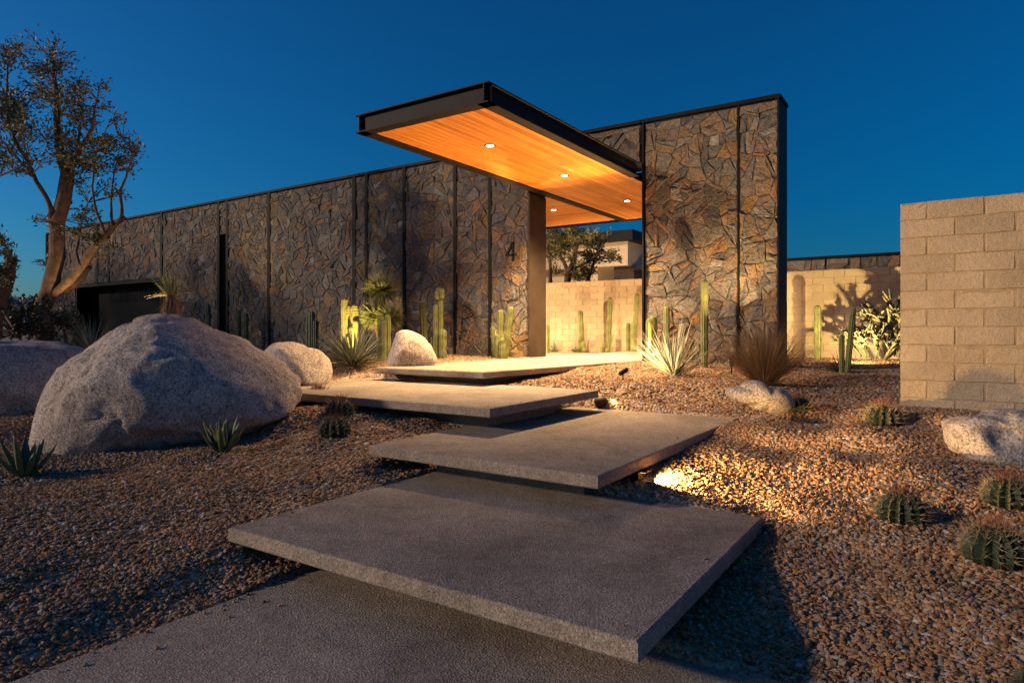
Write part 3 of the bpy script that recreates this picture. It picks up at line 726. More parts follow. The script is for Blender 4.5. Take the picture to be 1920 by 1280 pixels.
def rosette(mb, n, L, wd, lo, hi, droop, rg, up=0.0, z0=0.0, seg=4, rad0=.03, dirbias=None):
    for i in range(n):
        az = rg.uniform(0, 2 * math.pi); el = math.asin(rg.uniform(math.sin(R(lo)), math.sin(R(hi))))
        d = Vector((math.cos(az) * math.cos(el), math.sin(az) * math.cos(el), math.sin(el)))
        if dirbias: d = (d + Vector(dirbias) * rg.uniform(.2, 1)).normalized()
        l = L * rg.uniform(.78, 1.08); s = d.cross(Vector((0, 0, 1)))
        if s.length < .05: s = Vector((1, 0, 0))
        s.normalize(); nrm = s.cross(d); p = Vector((d.x * rad0, d.y * rad0, z0 + rg.uniform(0, up))); vs = []; cur = d.copy(); wi = wd * rg.uniform(.8, 1.15)
        dr = droop * rg.uniform(.3, 1.3)
        for k in range(seg + 1):
            x = k / seg; hw = wi * (1 - x ** 1.6) * (.75 + .25 * min(1, x * 4))
            if k < seg: vs += [p - s * hw, p + nrm * (-hw * .55), p + s * hw]
            else: vs += [p]
            cur = (cur + Vector((0, 0, -dr / seg))).normalized(); p = p + cur * (l / seg)
        fs = []
        for k in range(seg - 1):
            a = 3 * k
            fs += [(a, a + 1, a + 4, a + 3), (a + 1, a + 2, a + 5, a + 4)]
        a = 3 * (seg - 1); fs += [(a, a + 1, a + 3), (a + 1, a + 2, a + 3)]
        mb.add(vs, fs)
def gpos(px, py):
    lo, hi = 1.0, 30.0; d = ray(px, py)
    ts = np.linspace(1.5, 25, 1200); zz = zg(ts * d.x, ts * d.y); hit = np.where(CZ + ts * d.z <= zz + .005)[0]
    t = ts[hit[0]] if len(hit) else 20; return CAM + d * float(t)

rg = random.Random(5)
# round-headed yuccas
yr = thing('round_yucca', 'two-headed yucca with round ball-shaped leaf heads before the stone facade', 'yucca', at_y(716, 672, 9.9))
o0 = Vector(yr.location)
for px, py, rpx in ((717, 543, 33), (706, 592, 34), (730, 598, 30)):
    p = at_y(px, py, 9.95 if px == 717 else 9.8); t = (p - CAM).dot(VW); h = MB(); rosette(h, 620, rpx / F * t * 1.15, .014, -50, 88, .15, rg, 0, 0, 3, .02)
    ho = h.build('leaf_head', M['yucca'], yr); ho.location = p - o0
    sk = MB(); rosette(sk, 60, rpx / F * t * .95, .006, -85, -35, .2, rg, 0, 0, 2, .03); so = sk.build('dead_leaf_skirt', M['dead'], yr); so.location = p - o0 - Vector((0, 0, .02))
    MB().tube([Vector((0, 0, -.1)), (p - o0) * .5, p - o0], [.07, .06, .05], 8).build('trunk', M['bark'], yr)
# sotol
p = gpos(662, 688); st = thing('sotol', 'grey-green spiky sotol rosette beside the glowing yellow cactus', 'sotol', p)
m = MB(); rosette(m, 300, .80, .011, 4, 85, .12, rg, .08, .02, 4, .05); m.build('leaf_rosette', M['sotol'], st)
# pale yucca, spot lit
p = gpos(1262, 704); py_ = thing('pale_yucca', 'large pale fan-shaped yucca lit by the ground spotlight', 'yucca', p)
m = MB(); rosette(m, 105, .86, .0135, 32, 80, .10, rg, .05, .0, 4, .07, (-.30, -.1, .0)); m.build('leaf_rosette', M['pale'], py_)
m = MB(); rosette(m, 45, .8, .009, 25, 70, .1, rg, .05, .0, 3, .07, (.35, .1, 0)); m.build('outer_leaves', M['sotol'], py_)
# brown grass
p = gpos(1432, 722); gr = thing('grass_clump', 'tall brown ornamental grass clump before the tall stone wall', 'grass', p)
m = MB(); rosette(m, 1300, .92, .0026, 40, 88, .38, rg, .03, .0, 4, .12); m.build('blades', M['grass'], gr)
m = MB(); rosette(m, 260, .55, .0026, 8, 60, .3, rg, .03, .0, 3, .12); m.build('lower_blades', M['dead'], gr)
# small spiky clumps
for px, py, L, lab, mt in ((1577, 698, .42, 'dark spiky clump in front of the cholla in the right garden', 'bush'), (1040, 660, .40, 'small blue-green spiky rosette before the courtyard wall left end', 'sotol'), (1078, 660, .2, 'tiny spiky rosette left of the leaning courtyard cactus', 'sotol'),
                           (172, 660, .62, 'loose spiky plant behind the gap between the two left boulders', 'sotol'), (1548, 684, .16, 'low dark cushion plant at the foot of the lit column cactus', 'bush')):
    p = at_y(px, py, 15.6) if 1000 < px < 1100 else at_y(px, py, 15.0) if px == 1548 else at_t(px, py, 9.6) if px == 172 else gpos(px, py)
    q = thing('spiky_plant', lab, 'plant', p); m = MB(); rosette(m, 130, L, .006, 5, 85, .15, rg, .03, 0, 3, .03); m.build('leaf_rosette', M[mt], q)
# yucca behind the boulder
p = at_t(322, 600, 7.9); bq = thing('shaggy_yucca', 'shaggy little yucca with a bright lit tuft on top of the biggest boulder line', 'yucca', p)
hh = 92 / F * 7.9
m = MB(); m.tube([(0, 0, -.3), (0, 0, hh * .25), (-.01, 0, hh * .5)], [.07, .1, .05], 10); m.build('trunk', M['bark'], bq)
m = MB(); rosette(m, 150, .27, .006, -88, -50, .05, rg, 0, hh * .48, 3, .05); m.build('dead_leaf_skirt', M['dead'], bq)
m = MB(); rosette(m, 120, .34, .006, 48, 88, .1, rg, 0, hh * .45, 3, .02, (-.35 * RT.x, -.35 * RT.y, .15)); m.build('leaf_tuft', M['yucca'], bq)
m = MB(); rosette(m, 14, .3, .007, -5, 30, .5, rg, 0, hh * .5, 4, .02); m.build('stray_leaves', M['dead'], bq)

# agaves with big single leaves
def agave(px, py, L, n, label, seed):
    p = gpos(px, py); rg = random.Random(seed); root = thing('agave', label, 'agave', p)
    for i in range(n):
        az = i * 2.399 + rg.uniform(-.2, .2); el = R(28 + 52 * (i / n) + rg.uniform(-6, 6)); l = L * rg.uniform(.8, 1.05)
        d = Vector((math.cos(az) * math.cos(el), math.sin(az) * math.cos(el), math.sin(el))); s = Vector((-math.sin(az), math.cos(az), 0)); nr = s.cross(d) * -1
        m = MB(); rings = []; c = Vector((math.cos(az) * .03, math.sin(az) * .03, -.01)); cur = d.copy()
        for k in range(8):
            x = k / 7; hw = l * .115 * (.7 + 1.0 * x - 1.68 * x * x) if k < 7 else .001; th = hw * .35
            cup = nr * (hw * .45)
            rings.append([c - s * hw + cup, c + nr * th * .1, c + s * hw + cup, c + s * hw * .6 - nr * th, c - nr * th * 1.5, c - s * hw * .6 - nr * th])
            cur = (cur + Vector((0, 0, .09))).normalized(); c = c + cur * (l / 7)
        m.loft(rings); m.build('leaf', M['agave'], root, True)
agave(418, 846, .34, 15, 'green agave rosette in the gravel before the biggest boulder', 3)
agave(48, 890, .36, 12, 'dark agave rosette near the left edge below the left boulders', 8)

# barrel cacti
def barrel_meshes(seed):
    rg = random.Random(seed); ribs = 15; n = ribs * 4; m = MB(); rings = []; K = 12; pale = MB(); red = MB()
    def rad(a, i): return 1 - .20 * (.5 - .5 * math.cos(i * 2 * math.pi / 4))
    for k in range(K + 1):
        a = -.35 + (math.pi / 2 + .35) * k / K; c = max(.04, math.cos(a)); z = math.sin(a) * .9
        rings.append([(math.cos(i * 2 * math.pi / n) * c * rad(a, i), math.sin(i * 2 * math.pi / n) * c * rad(a, i), z) for i in range(n)])
    m.loft(rings)
    for r in range(ribs):
        th = r * 2 * math.pi / ribs
        for k in range(7):
            a = -.05 + k * .235 + rg.uniform(-.04, .04); nrm = Vector((math.cos(th) * math.cos(a), math.sin(th) * math.cos(a), math.sin(a)))
            b = Vector((nrm.x, nrm.y, nrm.z * .9)); top = k >= 5
            for q in range(8):
                d = (nrm * rg.uniform(.25, .8) + Vector((rg.uniform(-1, 1), rg.uniform(-1, 1), rg.uniform(-.6, 1)))).normalized()
                if q < 2: d = (nrm + Vector((0, 0, .5)) * (1 if top else .2) + Vector((rg.uniform(-.3, .3), rg.uniform(-.3, .3), 0))).normalized()
                L = rg.uniform(.24, .42) * (1.45 if q < 2 else .95); w_ = .014 if q < 2 else .010
                s = d.orthogonal().normalized(); s2 = d.cross(s)
                (red if (top and q < 3) or (q < 1 and k > 3) else pale).add([b - s * w_, b + s * w_ * .5 + s2 * w_, b + s * w_ * .5 - s2 * w_, b + d * L], [(0, 1, 3), (1, 2, 3), (2, 0, 3)])
    out = []
    for mb_, nm, mt in ((m, 'body', 'barrel'), (pale, 'pale_spines', 'spine'), (red, 'red_spines', 'redspine')):
        me = mb_.mesh(nm, False); me.materials.append(M[mt]); out.append((nm, me))
    return out
BM = [barrel_meshes(1), barrel_meshes(2), barrel_meshes(3)]
for i, (px, pyb, rpx, lab) in enumerate(((1496, 772, 25, 'barrel cactus with orange-red crown touching the flat low stone'), (1658, 796, 34, 'dim barrel cactus in shade left of the block wall base'),
        (1690, 972, 46, 'barrel cactus in the lit gravel left of the pair at the right edge'), (1890, 945, 44, 'barrel cactus below the pitted right boulder'), (1866, 1050, 58, 'biggest nearest barrel cactus at the right edge'),
        (597, 757, 27, 'barrel cactus against the third slab, rearmost of three by the biggest boulder'), (637, 778, 27, 'red-crowned barrel cactus, middle one of three by the biggest boulder'), (627, 816, 32, 'green barrel cactus, front one of three by the biggest boulder'), (1928, 1280, 24, 'barrel cactus cut by the bottom right corner of the picture'))):
    p = gpos(px, pyb); t = (p - CAM).dot(VW); r = rpx / F * t
    root = thing('barrel_cactus', lab, 'cactus', p, 'barrel cacti in the gravel'); root.rotation_euler = (0, 0, i * 1.3); r *= .93; root.scale = (r, r, r)
    for nm, me in BM[i % 3]: link(nm, me, root, (0, 0, .30))

# cholla
p = at_y(1640, 668, 14.9); ch = thing('cholla', 'silvery branching cholla bush lit from below against the courtyard wall', 'cactus', p)
m = MB(); rg = random.Random(11)
def chol(m, p, d, L, r, lev):
    q = p + d * L; mid = (p + q) * .5 + Vector((rg.uniform(-.01, .01), rg.uniform(-.01, .01), 0))
    m.tube([p, mid, q, q + d * r * .8], [r * .8, r, r * .95, r * .3], 6)
    if lev <= 0: return
    for _ in range(rg.choice([2, 2, 3])):
        nd = (d + Vector((rg.uniform(-1, 1), rg.uniform(-1, 1), rg.uniform(-.5, .75))) * .95).normalized()
        chol(m, q, nd, L * rg.uniform(.75, 1.0), r * .9, lev - 1)
for k in range(9):
    a = k * .7; chol(m, Vector((math.cos(a) * .25, math.sin(a) * .2, -.02)), Vector((math.cos(a) * .55, math.sin(a) * .5, .8)).normalized(), .2, .024, 4)
m.build('stems', M['cholla'], ch, True)
m = MB()
for k in range(3): chol(m, Vector((.35 + k * .05, .1, 0)), Vector((.15 * k - .1, 0, 1)).normalized(), .36, .035, 4)
m.build('tall_stems', M['cholla'], ch, True)

# trees: limbs as pixel paths placed at real depths, leaf clumps spread through the crown
def tree(name, label, limbs, clumps, t0, spread, leafL, dens, seed, mleaf='olive', grp=None):
    rg = random.Random(seed); base = at_t(limbs[0][0][0][0], limbs[0][0][0][1], t0); root = thing(name, label, 'tree', base, grp)
    tr = MB(); nodes = []
    for path, r0, r1, dt0, dt1 in limbs:
        pts = []
        for i, (px, py) in enumerate(path):
            x = i / (len(path) - 1); pts.append(at_t(px, py, t0 + dt0 + (dt1 - dt0) * x) - base)
        fine = []; rr = []
        for i in range(len(pts) - 1):
            for k in range(4):
                x = k / 4; q = pts[i].lerp(pts[i + 1], x); xx = (i + x) / (len(pts) - 1)
                q += Vector((mn.noise(q * 2.3), mn.noise(q * 2.3 + Vector((9, 0, 0))), 0)) * .05; fine.append(q); rr.append((r0 + (r1 - r0) * xx) * (1 + .12 * mn.noise(q * 4)))
        fine.append(pts[-1]); rr.append(r1); tr.tube(fine, rr, 9); nodes += fine
    tr.build('trunk', M['bark'], root, True)
    tw = MB(); vs = []; fs = []
    for (px, py, rp) in clumps:
        for _ in range(2):
            c = at_t(px + rg.uniform(-.3, .3) * rp, py + rg.uniform(-.3, .3) * rp, t0 + rg.uniform(-spread, spread)) - base; r = rp / F * t0
            nb_ = min(nodes, key=lambda q: (q - c).length + max(0, q.z - c.z) * 1.2)
            for s in range(3):
                e = c + Vector((rg.gauss(0, .5), rg.gauss(0, .5), rg.gauss(.1, .45))) * r
                mid = nb_.lerp(e, .5) + Vector((rg.uniform(-.1, .1), rg.uniform(-.1, .1), -.02)) * r
                tw.tube([nb_, mid, e], [.012, .008, .003], 4)
                for q in range(int(dens * rp * rp / 900)):
                    x = rg.uniform(.45, 1.05); b = nb_.lerp(mid, x * 2) if x < .5 else mid.lerp(e, (x - .5) * 2)
                    b = b + Vector((rg.gauss(0, .3), rg.gauss(0, .3), rg.gauss(0, .3))) * r * .8
                    d = ((e - mid).normalized() + Vector((rg.uniform(-1, 1), rg.uniform(-1, 1), rg.uniform(-.4, 1)))).normalized(); s_ = d.orthogonal().normalized()
                    s_ = Matrix.Rotation(rg.uniform(0, 6.28), 3, d) @ s_; L = leafL * rg.uniform(.7, 1.3); k = len(vs)
                    vs += [b, b + d * L * .5 + s_ * L * .2, b + d * L, b + d * L * .5 - s_ * L * .2]; fs.append((k, k + 1, k + 2, k + 3))
    tag(tw.build('twigs', M['bark'], root), kind='stuff')
    m = bpy.data.meshes.new('crown'); m.from_pydata([tuple(v) for v in vs], [], fs); m.materials.append(M[mleaf]); link('crown', m, root)
    return root
LT = [([(85, 640), (78, 585), (92, 545), (106, 480), (108, 430), (122, 350), (126, 318)], .175, .125, 0, 0),
      ([(124, 325), (113, 285), (108, 230), (104, 170), (100, 95)], .11, .02, 0, .3), ([(126, 320), (150, 285), (175, 235), (185, 170)], .07, .012, 0, -.5),
      ([(100, 440), (98, 395), (70, 340), (25, 265), (12, 200), (14, 120)], .06, .015, 0, -.4), ([(60, 330), (20, 280), (-20, 240)], .03, .01, -.2, .5), ([(0, 330), (30, 316), (70, 300)], .03, .01, .5, 0),
      ([(96, 555), (130, 528), (155, 495), (185, 455), (215, 422), (232, 408)], .085, .055, 0, -.6), ([(228, 410), (226, 360), (238, 320), (262, 275)], .035, .01, -.6, -.8), ([(195, 440), (186, 400), (172, 350), (176, 300), (200, 240)], .03, .01, -.5, -.9),
      ([(150, 500), (140, 470), (152, 420), (165, 380)], .03, .01, -.3, -.2), ([(120, 545), (150, 525), (168, 500)], .09, .05, .2, .6), ([(128, 330), (145, 300), (150, 240), (145, 180)], .05, .01, 0, .8), ([(212, 425), (208, 380), (212, 320), (230, 260)], .03, .008, -.6, -.2)]
LC = [(100, 85, 26), (62, 125, 30), (120, 125, 34), (18, 110, 32), (8, 170, 34), (85, 170, 40), (140, 165, 34), (58, 205, 36), (25, 225, 36), (115, 220, 40), (160, 215, 30), (188, 165, 16), (196, 205, 14), (222, 222, 16), (150, 260, 36), (90, 265, 34), (42, 262, 34), (8, 290, 30), (30, 318, 24), (172, 285, 30),
      (215, 262, 24), (240, 268, 20), (256, 282, 14), (208, 305, 28), (236, 315, 20), (180, 322, 28), (142, 312, 26), (72, 305, 20), (200, 350, 18), (232, 362, 14), (158, 395, 24), (178, 415, 22), (150, 432, 20), (75, 408, 14), (96, 420, 14), (66, 492, 12), (182, 452, 20), (205, 462, 16), (120, 275, 30), (60, 165, 28), (100, 300, 24), (-30, 200, 40), (-40, 280, 40), (-25, 120, 40), (240, 300, 16), (190, 262, 22), (0, 245, 28), (145, 345, 18)]
tree('olive_tree', 'tall wind-blown olive tree with brown leaning trunk at the left edge', LT, LC, 13.5, .9, .085, 46, 4)
tree('olive_tree', 'small olive tree with lit trunk cut off by the left picture edge', [([(-25, 660), (-5, 590), (15, 520), (22, 480)], .14, .08, 0, 0), ([(10, 540), (-10, 490), (-30, 450)], .06, .02, 0, .3), ([(5, 575), (18, 600), (28, 615)], .03, .01, 0, -.3)],
     [(8, 470, 18), (0, 500, 20), (10, 530, 14), (-20, 440, 24), (5, 590, 12), (22, 490, 12), (-30, 500, 26)], 10.5, .4, .07, 80, 6)
tree('olive_tree', 'olive tree behind the courtyard wall seen through the doorway', [([(1060, 560), (1066, 520), (1075, 490), (1082, 455)], .13, .06, 0, 0), ([(1068, 515), (1050, 480), (1040, 450)], .07, .02, 0, .4), ([(1070, 510), (1100, 490), (1130, 470), (1155, 485)], .06, .015, 0, -.5), ([(1032, 560), (1032, 500), (1026, 450)], .08, .03, .3, .5), ([(1095, 540), (1110, 505), (1120, 470)], .08, .02, .3, .2)],
     [(1040, 450, 22), (1065, 440, 22), (1090, 450, 22), (1115, 452, 18), (1135, 447, 12), (1035, 480, 18), (1060, 470, 20), (1085, 480, 18), (1110, 482, 18), (1132, 482, 15), (1150, 488, 13), (1078, 430, 14), (1030, 430, 18), (1100, 510, 20), (1085, 515, 16), (1040, 505, 10), (1145, 470, 10), (1160, 486, 8)], 20.0, .8, .10, 170, 9)
# dense unseen trees added past the left of the picture to shade the garage end
for k, (x, y) in enumerate(((-25.5, 2.4), (-31.0, 2.8), (-37.0, 3.0))):
    rg = random.Random(50 + k); root = thing('added_shade_tree', ('added dense shade tree beyond the left edge nearest the olive', 'added dense shade tree beyond the left edge, middle of three', 'added dense shade tree beyond the left edge, farthest of three')[k], 'tree', (x, y, .3), 'added shade trees past the left edge')
    MB().tube([(0, 0, -.2), (.1, 0, 1.5), (0, .1, 3.5), (.1, 0, 5.0)], [.28, .22, .15, .05], 9).build('trunk', M['bark'], root, True)
    vs = []; fs = []
    for _ in range(5200):
        d = Vector((rg.gauss(0, 1), rg.gauss(0, 1), rg.gauss(0, 1))).normalized() * (rg.random() ** .4); b = Vector((d.x * 3.2, d.y * 2.8, 4.0 + d.z * 3.2)) + Vector((mn.noise(d * 3), mn.noise(d * 3 + Vector((4, 4, 4))), 0)) * .6
        u = Vector((rg.gauss(0, 1), rg.gauss(0, 1), rg.gauss(0, 1))).normalized(); v_ = u.orthogonal().normalized(); L = rg.uniform(.14, .28); i = len(vs)
        vs += [b, b + u * L * .5 + v_ * L * .25, b + u * L, b + u * L * .5 - v_ * L * .25]; fs.append((i, i + 1, i + 2, i + 3))
    m = bpy.data.meshes.new('crown'); m.from_pydata([tuple(q) for q in vs], [], fs); m.materials.append(M['bush']); link('crown', m, root)
# dark shrubs at left
for (bx, by, tt, cl, lab) in ((40, 640, 11.5, [(20, 600, 34), (60, 590, 30), (-20, 590, 36), (40, 625, 34), (0, 560, 22), (75, 620, 26), (-40, 620, 36)], 'dark leafy shrub under the tall olive tree at the left edge'),
                             (125, 640, 12.0, [(110, 610, 26), (140, 615, 24), (125, 585, 20), (155, 630, 20), (100, 635, 24)], 'dark shrub in front of the garage door beside the olive trunk')):
    tree('shrub', lab, [([(bx, by + 20), (bx - 4, by - 10), (bx - 10, by - 40)], .04, .01, 0, 0), ([(bx, by + 20), (bx + 14, by - 5), (bx + 24, by - 30)], .03, .01, 0, .2)], cl, tt, .5, .08, 60, int(bx), 'bush')

# ------------------------------------------------------------------ small fittings and their lamps
def spot_fixture(px, py, aim, energy, label, size=60, p=None, col=WARM, rad=.02, s=1.0, group='ground spotlights'):
    p = p or gpos(px, py); root = thing('ground_spotlight', label, 'spotlight', p, group); aim = Vector(aim); d = (aim - (p + Vector((0, 0, .12)))).normalized()
    c = Vector((0, 0, .12 * s))
    MB().tube([(0, 0, -.08), (0, 0, .09 * s)], .011, 8).build('stake', M['black'], root)
    b = MB(); b.tube([c - d * .075 * s, c - d * .07 * s, c + d * .07 * s, c + d * .085 * s], [.02 * s, .032 * s, .036 * s, .038 * s], 14, False); b.tube([c - d * .076 * s, c - d * .0755 * s], .02 * s, 14); b.build('housing', M['steel'], root, True)
    n = d.orthogonal().normalized(); k = d.cross(n); LC_ = c + d * .078 * s
    MB().add([LC_ + (n * math.cos(i * .5236) + k * math.sin(i * .5236)) * .034 * s for i in range(12)], [tuple(range(12))]).build('lens', M['lens'], root)
    lamp('spot_lamp', 'SPOT', p + c + d * .1 * s, aim, energy, root, col, size, .7, rad)
    return root
spot_fixture(1168, 713, Vector(py_.location) + Vector((-.15, 0, .42)), 230, 'small black ground spotlight aimed at the pale yucca', 62)
spot_fixture(0, 0, at_y(662, 590, 9.4), 260, 'ground spotlight hidden in the sotol under the glowing cactus', 88, at_y(662, 690, 8.85), (1, .72, .22))
spot_fixture(0, 0, at_t(300, 545, 7.85), 70, 'ground spotlight behind the biggest boulder under the shaggy yucca', 60, at_t(292, 640, 8.3), (1, .70, .22), s=.7)
spot_fixture(0, 0, at_y(470, 380, WY), 170, 'ground spotlight washing the narrow stone panel right of the door slot', 42, at_y(470, 668, 10.2))
spot_fixture(0, 0, at_y(1640, 540, 16.4), 620, 'ground spotlight hidden behind the spiky clump lighting the cholla', 100, at_y(1590, 684, 13.4), (1, .70, .28))
spot_fixture(0, 0, (-5.6, 8.2, 4.2), 1650, 'added hidden uplight behind the pale yucca washing the canopy soffit', 95, Vector((-4.2, 10.8, .87)), (1, .50, .15))  # fixture added out of sight to brighten the soffit boards
spot_fixture(0, 0, (-6.0, 8.3, 4.2), 1100, 'added hidden uplight beside the doorway cacti washing the canopy soffit', 95, Vector((-7.6, 11.1, .92)), (1, .50, .15), s=.6)  # second added soffit uplight, no such fitting in view
spot_fixture(0, 0, (-3.1, 11.1, 4.2), 420, 'ground spotlight behind the brown grass grazing the tall stone wall', 75, Vector((-2.75, 10.1, .85)))
spot_fixture(0, 0, (-8.0, 16.5, 1.6), 800, 'added hidden spotlight inside the courtyard left of the doorway opening', 120, Vector((-10.2, 13.6, .87)), (1, .66, .33))  # unseen lamp added to brighten the courtyard wall
spot_fixture(0, 0, (-5.6, 16.5, 1.6), 800, 'added spotlight inside the courtyard hidden by the tall stone wall', 120, Vector((-3.6, 13.9, .85)), (1, .66, .33))  # its added counterpart on the right, also out of view
spot_fixture(0, 0, (-8.5, 24, 3.6), 1500, 'ground spotlight behind the courtyard wall lighting the olive tree and house', 110, Vector((-9.2, 18.2, .85)), (1, .66, .33))
spot_fixture(0, 0, at_t(120, 330, 13.5), 90, 'ground spotlight behind the left boulders lighting the tall olive tree', 80, at_t(140, 645, 12.9), (1, .66, .33))
# box lamp under slab two
bp = Vector((-2.03, 4.66, .29)); bl = thing('box_path_light', 'small black box path light under the right corner of the second slab', 'path light', bp)
MB().box(-.09, .09, -.06, .06, -.03, .10, .008).build('housing', M['black'], bl)
MB().box(.091, .15, -.05, .05, .092, .10).build('hood', M['black'], bl)
MB().box(.10, .14, -.04, .04, .088, .0915).build('lens', M['lens_dim'], bl)
lamp('path_lamp', 'SPOT', bp + Vector((.17, 0, .08)), bp + Vector((1.8, 1.2, .14)), 280, bl, (1, .57, .19), 116, .6, .025)
bp = gpos(1128, 757); bl = thing('stone_path_light', 'small pebble-shaped path light by the back corner of the third slab', 'path light', bp)
m = MB(); m.loft([[(math.cos(i * .5236) * r * 1.2, math.sin(i * .5236) * r, z) for i in range(12)] for r, z in ((.07, -.02), (.085, .03), (.075, .06), (.045, .082), (.01, .09))]); m.build('housing', M['bronze'], bl, True)
MB().box(.100, .15, -.04, .04, .075, .083).build('hood', M['bronze'], bl)
MB().box(.11, .14, -.03, .03, .071, .0745).build('lens', M['lens_dim'], bl)
lamp('path_lamp', 'SPOT', bp + Vector((.13, -.01, .07)), bp + Vector((1.2, -.1, -.05)), 34, bl, (1, .62, .24), 120, .5, .02)
# drip hose beside the yucca
a = gpos(1200, 697); b = gpos(1240, 692); hz = MB(); hz.tube([a + Vector((0, 0, .02)), a.lerp(b, .5) + Vector((0, 0, .035)), b + Vector((0, 0, .02))], .012, 6)
tag(hz.build('drip_hose', M['hose']), 'pale drip hose lying in gravel left of the pale yucca', 'hose')
# house number
num = MB(); c = at_y(958, 472, WY - .16)
u = 22 / F * 13.4 / .83; v = 13.4 / F
def stroke(pts, wd):
    for (x0, z0), (x1, z1) in zip(pts[:-1], pts[1:]):
        d = Vector((x1 - x0, 0, z1 - z0)).normalized(); n = Vector((-d.z, 0, d.x)) * wd / 2; a = Vector((x0, 0, z0)) - d * wd * .3; b = Vector((x1, 0, z1)) + d * wd * .3
        q = [a - n, a + n, b + n, b - n]; num.loft([[p + Vector((0, -.03, 0)) for p in q], [p + Vector((0, .02, 0)) for p in q]])
hgt = 34 * v
stroke([(.055, -hgt * .5), (.055, hgt * .5)], .042); 
num2 = num; stroke([(.05, hgt * .48), (-.10, -hgt * .18), (.115, -hgt * .18)], .038)
no = num.build('house_number', M['black']); no.location = c; tag(no, 'black metal house number 4 fixed on the stone facade', 'house number')

# dry fallen leaves caught in the gravel
rg = random.Random(91); lv = MB()
for _ in range(210):
    t = math.sqrt(rg.uniform(2.2 ** 2, 9 ** 2)); wgt = rg.uniform(-.85, .9); x = t * (VW.x + RT.x * wgt); y = t * (VW.y + RT.y * wgt)
    if any(x0 - .03 < x < x1 + .03 and y0 - .03 < y < y1 + .03 for k, ((x0, x1), (y0, y1)) in SLAB.items()) or (y > BWY - .1 and x > BX0): continue
    c = Vector((x, y, gz(x, y) + .018)); a = rg.uniform(0, 6.28); d = Vector((math.cos(a), math.sin(a), rg.uniform(-.2, .3))).normalized(); s_ = d.cross(UP).normalized(); L = rg.uniform(.02, .045)
    lv.add([c, c + d * L * .5 + s_ * L * .18 + UP * .006, c + d * L, c + d * L * .5 - s_ * L * .18 + UP * .004], [(0, 1, 2, 3)])
tag(lv.build('dry_leaves', M['dead']), 'small dry fallen leaves scattered over the gravel', 'leaves', kind='stuff')
# ------------------------------------------------------------------ gravel
import bmesh
pc = bpy.data.collections.new('pebbles'); rg = random.Random(77)
for k in range(7):
    b = bmesh.new(); bmesh.ops.create_icosphere(b, subdivisions=1 if k < 5 else 2, radius=1); sx, sy, sz = rg.uniform(.9, 1.35), rg.uniform(.7, 1.0), rg.uniform(.5, .75)
    pls = [(Vector((rg.gauss(0, 1), rg.gauss(0, 1), rg.gauss(0, 1))).normalized(), rg.uniform(.55, .85)) for _ in range(5)]
    for v in b.verts:
        co = v.co * (1 + rg.uniform(-.14, .14))
        for nn, dd in pls:
            e = co.dot(nn) - dd
            if e > 0: co -= nn * e * .9
        v.co = Vector((co.x * sx, co.y * sy, co.z * sz))
    m = bpy.data.meshes.new('pebble'); b.to_mesh(m); b.free(); m.materials.append(M['gravel']); pc.objects.link(bpy.data.objects.new('pebble%d' % k, m))
nr = np.random.default_rng(3)
P3 = []; SC = []
for (t0, t1, dens, r0, r1) in ((1.7, 4.2, 3100, .0095, .0172), (4.2, 7.5, 2200, .0100, .0175), (7.5, 11.5, 1100, .012, .0195), (11.5, 17, 350, .015, .024)):
    A_ = 0.5 * (t1 * t1 - t0 * t0) * 2.3; n = int(A_ * dens); t = np.sqrt(nr.uniform(t0 * t0, t1 * t1, n)); px = nr.uniform(-300, 2220, n) * 1.0
    wgt = (px - 960) / F; x = t * (VW.x + RT.x * wgt); y = t * (VW.y + RT.y * wgt)
    ok = np.ones(n, bool)
    for k, ((x0, x1), (y0, y1)) in SLAB.items(): ok &= ~((x > x0 + .14) & (x < x1 - .14) & (y > y0 + .3) & (y < y1 - .2)) if k != 's0' else ~((x > x0 - .012) & (x < x1 + .01) & (y > y0) & (y < y1 + .012))
    ok &= ~((y > WY - .02) & (x < -7.0)) & ~((y > WY - .02) & (x > -4.66) & (x < -2.25) & (y < WY + .6)) & ~((y > BWY - .03) & (x > BX0 - .02)) & (y < 16.46)
    x, y = x[ok], y[ok]; z = np.concatenate([zg(x[i:i + 20000], y[i:i + 20000]) for i in range(0, len(x), 20000)]); s = (r0 * .62 + (r1 * 1.12 - r0 * .62) * nr.random(len(x)) ** 1.15) * np.where(nr.random(len(x)) < .04, 1.45, 1)
    # keep pebbles off the slab tops
    for k, ((x0, x1), (y0, y1)) in SLAB.items():
        d = np.maximum(np.maximum(x0 - x, x - x1), np.maximum(y0 - y, y - y1)); z = np.where((d < .03), np.minimum(z, ZS[k] - (TH if k != 's0' else 0) - .012 + np.clip(d / .03, 0, 1) * TH), z)
    P3.append(np.stack([x, y, z + s * nr.uniform(-.15, .35, len(x))], 1)); SC.append(s)
for k, m_ in (('s0', 26), ('s1', 22), ('s2', 20), ('s3', 16)):
    (x0, x1), (y0, y1) = SLAB[k]; q = nr.random(m_); e = nr.exponential(.07, m_) + .02; left = nr.random(m_) < .65
    x = np.where(left, x0 + e, x1 - e); y = y0 + (y1 - y0) * q
    if k == 's0': x = x0 + e; y = 1.1 + 1.5 * q
    s = nr.uniform(.004, .0115, m_); P3.append(np.stack([x, y, np.full(m_, ZS[k]) + s * .45], 1)); SC.append(s)
P3 = np.concatenate(P3); SC = np.concatenate(SC); n = len(P3)
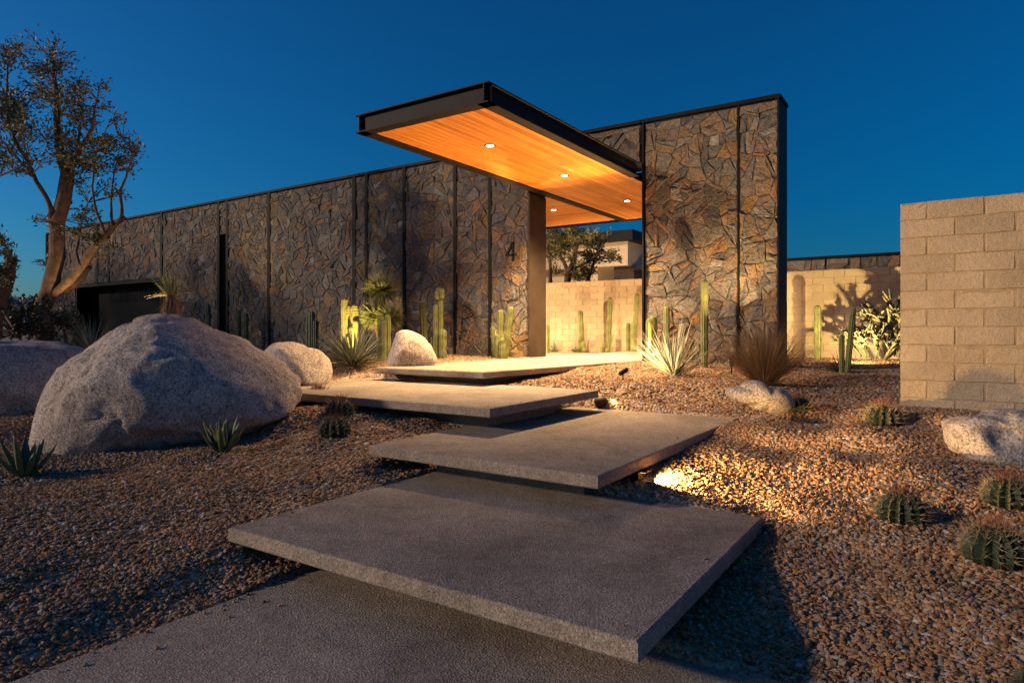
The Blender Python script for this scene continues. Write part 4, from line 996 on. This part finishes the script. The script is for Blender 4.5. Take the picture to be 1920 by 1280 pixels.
pm = bpy.data.meshes.new('gravel'); pm.vertices.add(n); pm.vertices.foreach_set('co', P3.astype(np.float32).ravel())
pm.attributes.new('rot', 'FLOAT_VECTOR', 'POINT').data.foreach_set('vector', np.stack([nr.uniform(-.6, .6, n), nr.uniform(-.6, .6, n), nr.uniform(0, 6.28, n)], 1).astype(np.float32).ravel())
pm.attributes.new('scl', 'FLOAT', 'POINT').data.foreach_set('value', SC.astype(np.float32))
pm.attributes.new('idx', 'INT', 'POINT').data.foreach_set('value', nr.integers(0, 7, n).astype(np.int32))
pm.materials.append(M['gravel'])
go = link('gravel', pm); tag(go, 'loose tan and brown gravel pebbles covering the garden', 'gravel', kind='stuff')
ng = bpy.data.node_groups.new('gravel_scatter', 'GeometryNodeTree')
ng.interface.new_socket('Geometry', in_out='INPUT', socket_type='NodeSocketGeometry'); ng.interface.new_socket('Geometry', in_out='OUTPUT', socket_type='NodeSocketGeometry')
gi = ng.nodes.new('NodeGroupInput'); g_o = ng.nodes.new('NodeGroupOutput'); ci = ng.nodes.new('GeometryNodeCollectionInfo'); ci.inputs[0].default_value = pc; ci.inputs[1].default_value = True; ci.inputs[2].default_value = True
ip = ng.nodes.new('GeometryNodeInstanceOnPoints'); ip.inputs['Pick Instance'].default_value = True
def na(nm, ty):
    q = ng.nodes.new('GeometryNodeInputNamedAttribute'); q.data_type = ty; q.inputs[0].default_value = nm; return [s for s in q.outputs if s.enabled and s.name == 'Attribute'][0]
e2r = ng.nodes.new('FunctionNodeEulerToRotation')
ng.links.new(gi.outputs[0], ip.inputs['Points']); ng.links.new(ci.outputs[0], ip.inputs['Instance']); ng.links.new(na('idx', 'INT'), ip.inputs['Instance Index'])
ng.links.new(na('rot', 'FLOAT_VECTOR'), e2r.inputs[0]); ng.links.new(e2r.outputs[0], ip.inputs['Rotation']); ng.links.new(na('scl', 'FLOAT'), ip.inputs['Scale']); ng.links.new(ip.outputs[0], g_o.inputs[0])
md = go.modifiers.new('scatter', 'NODES'); md.node_group = ng
print('pebbles', n)
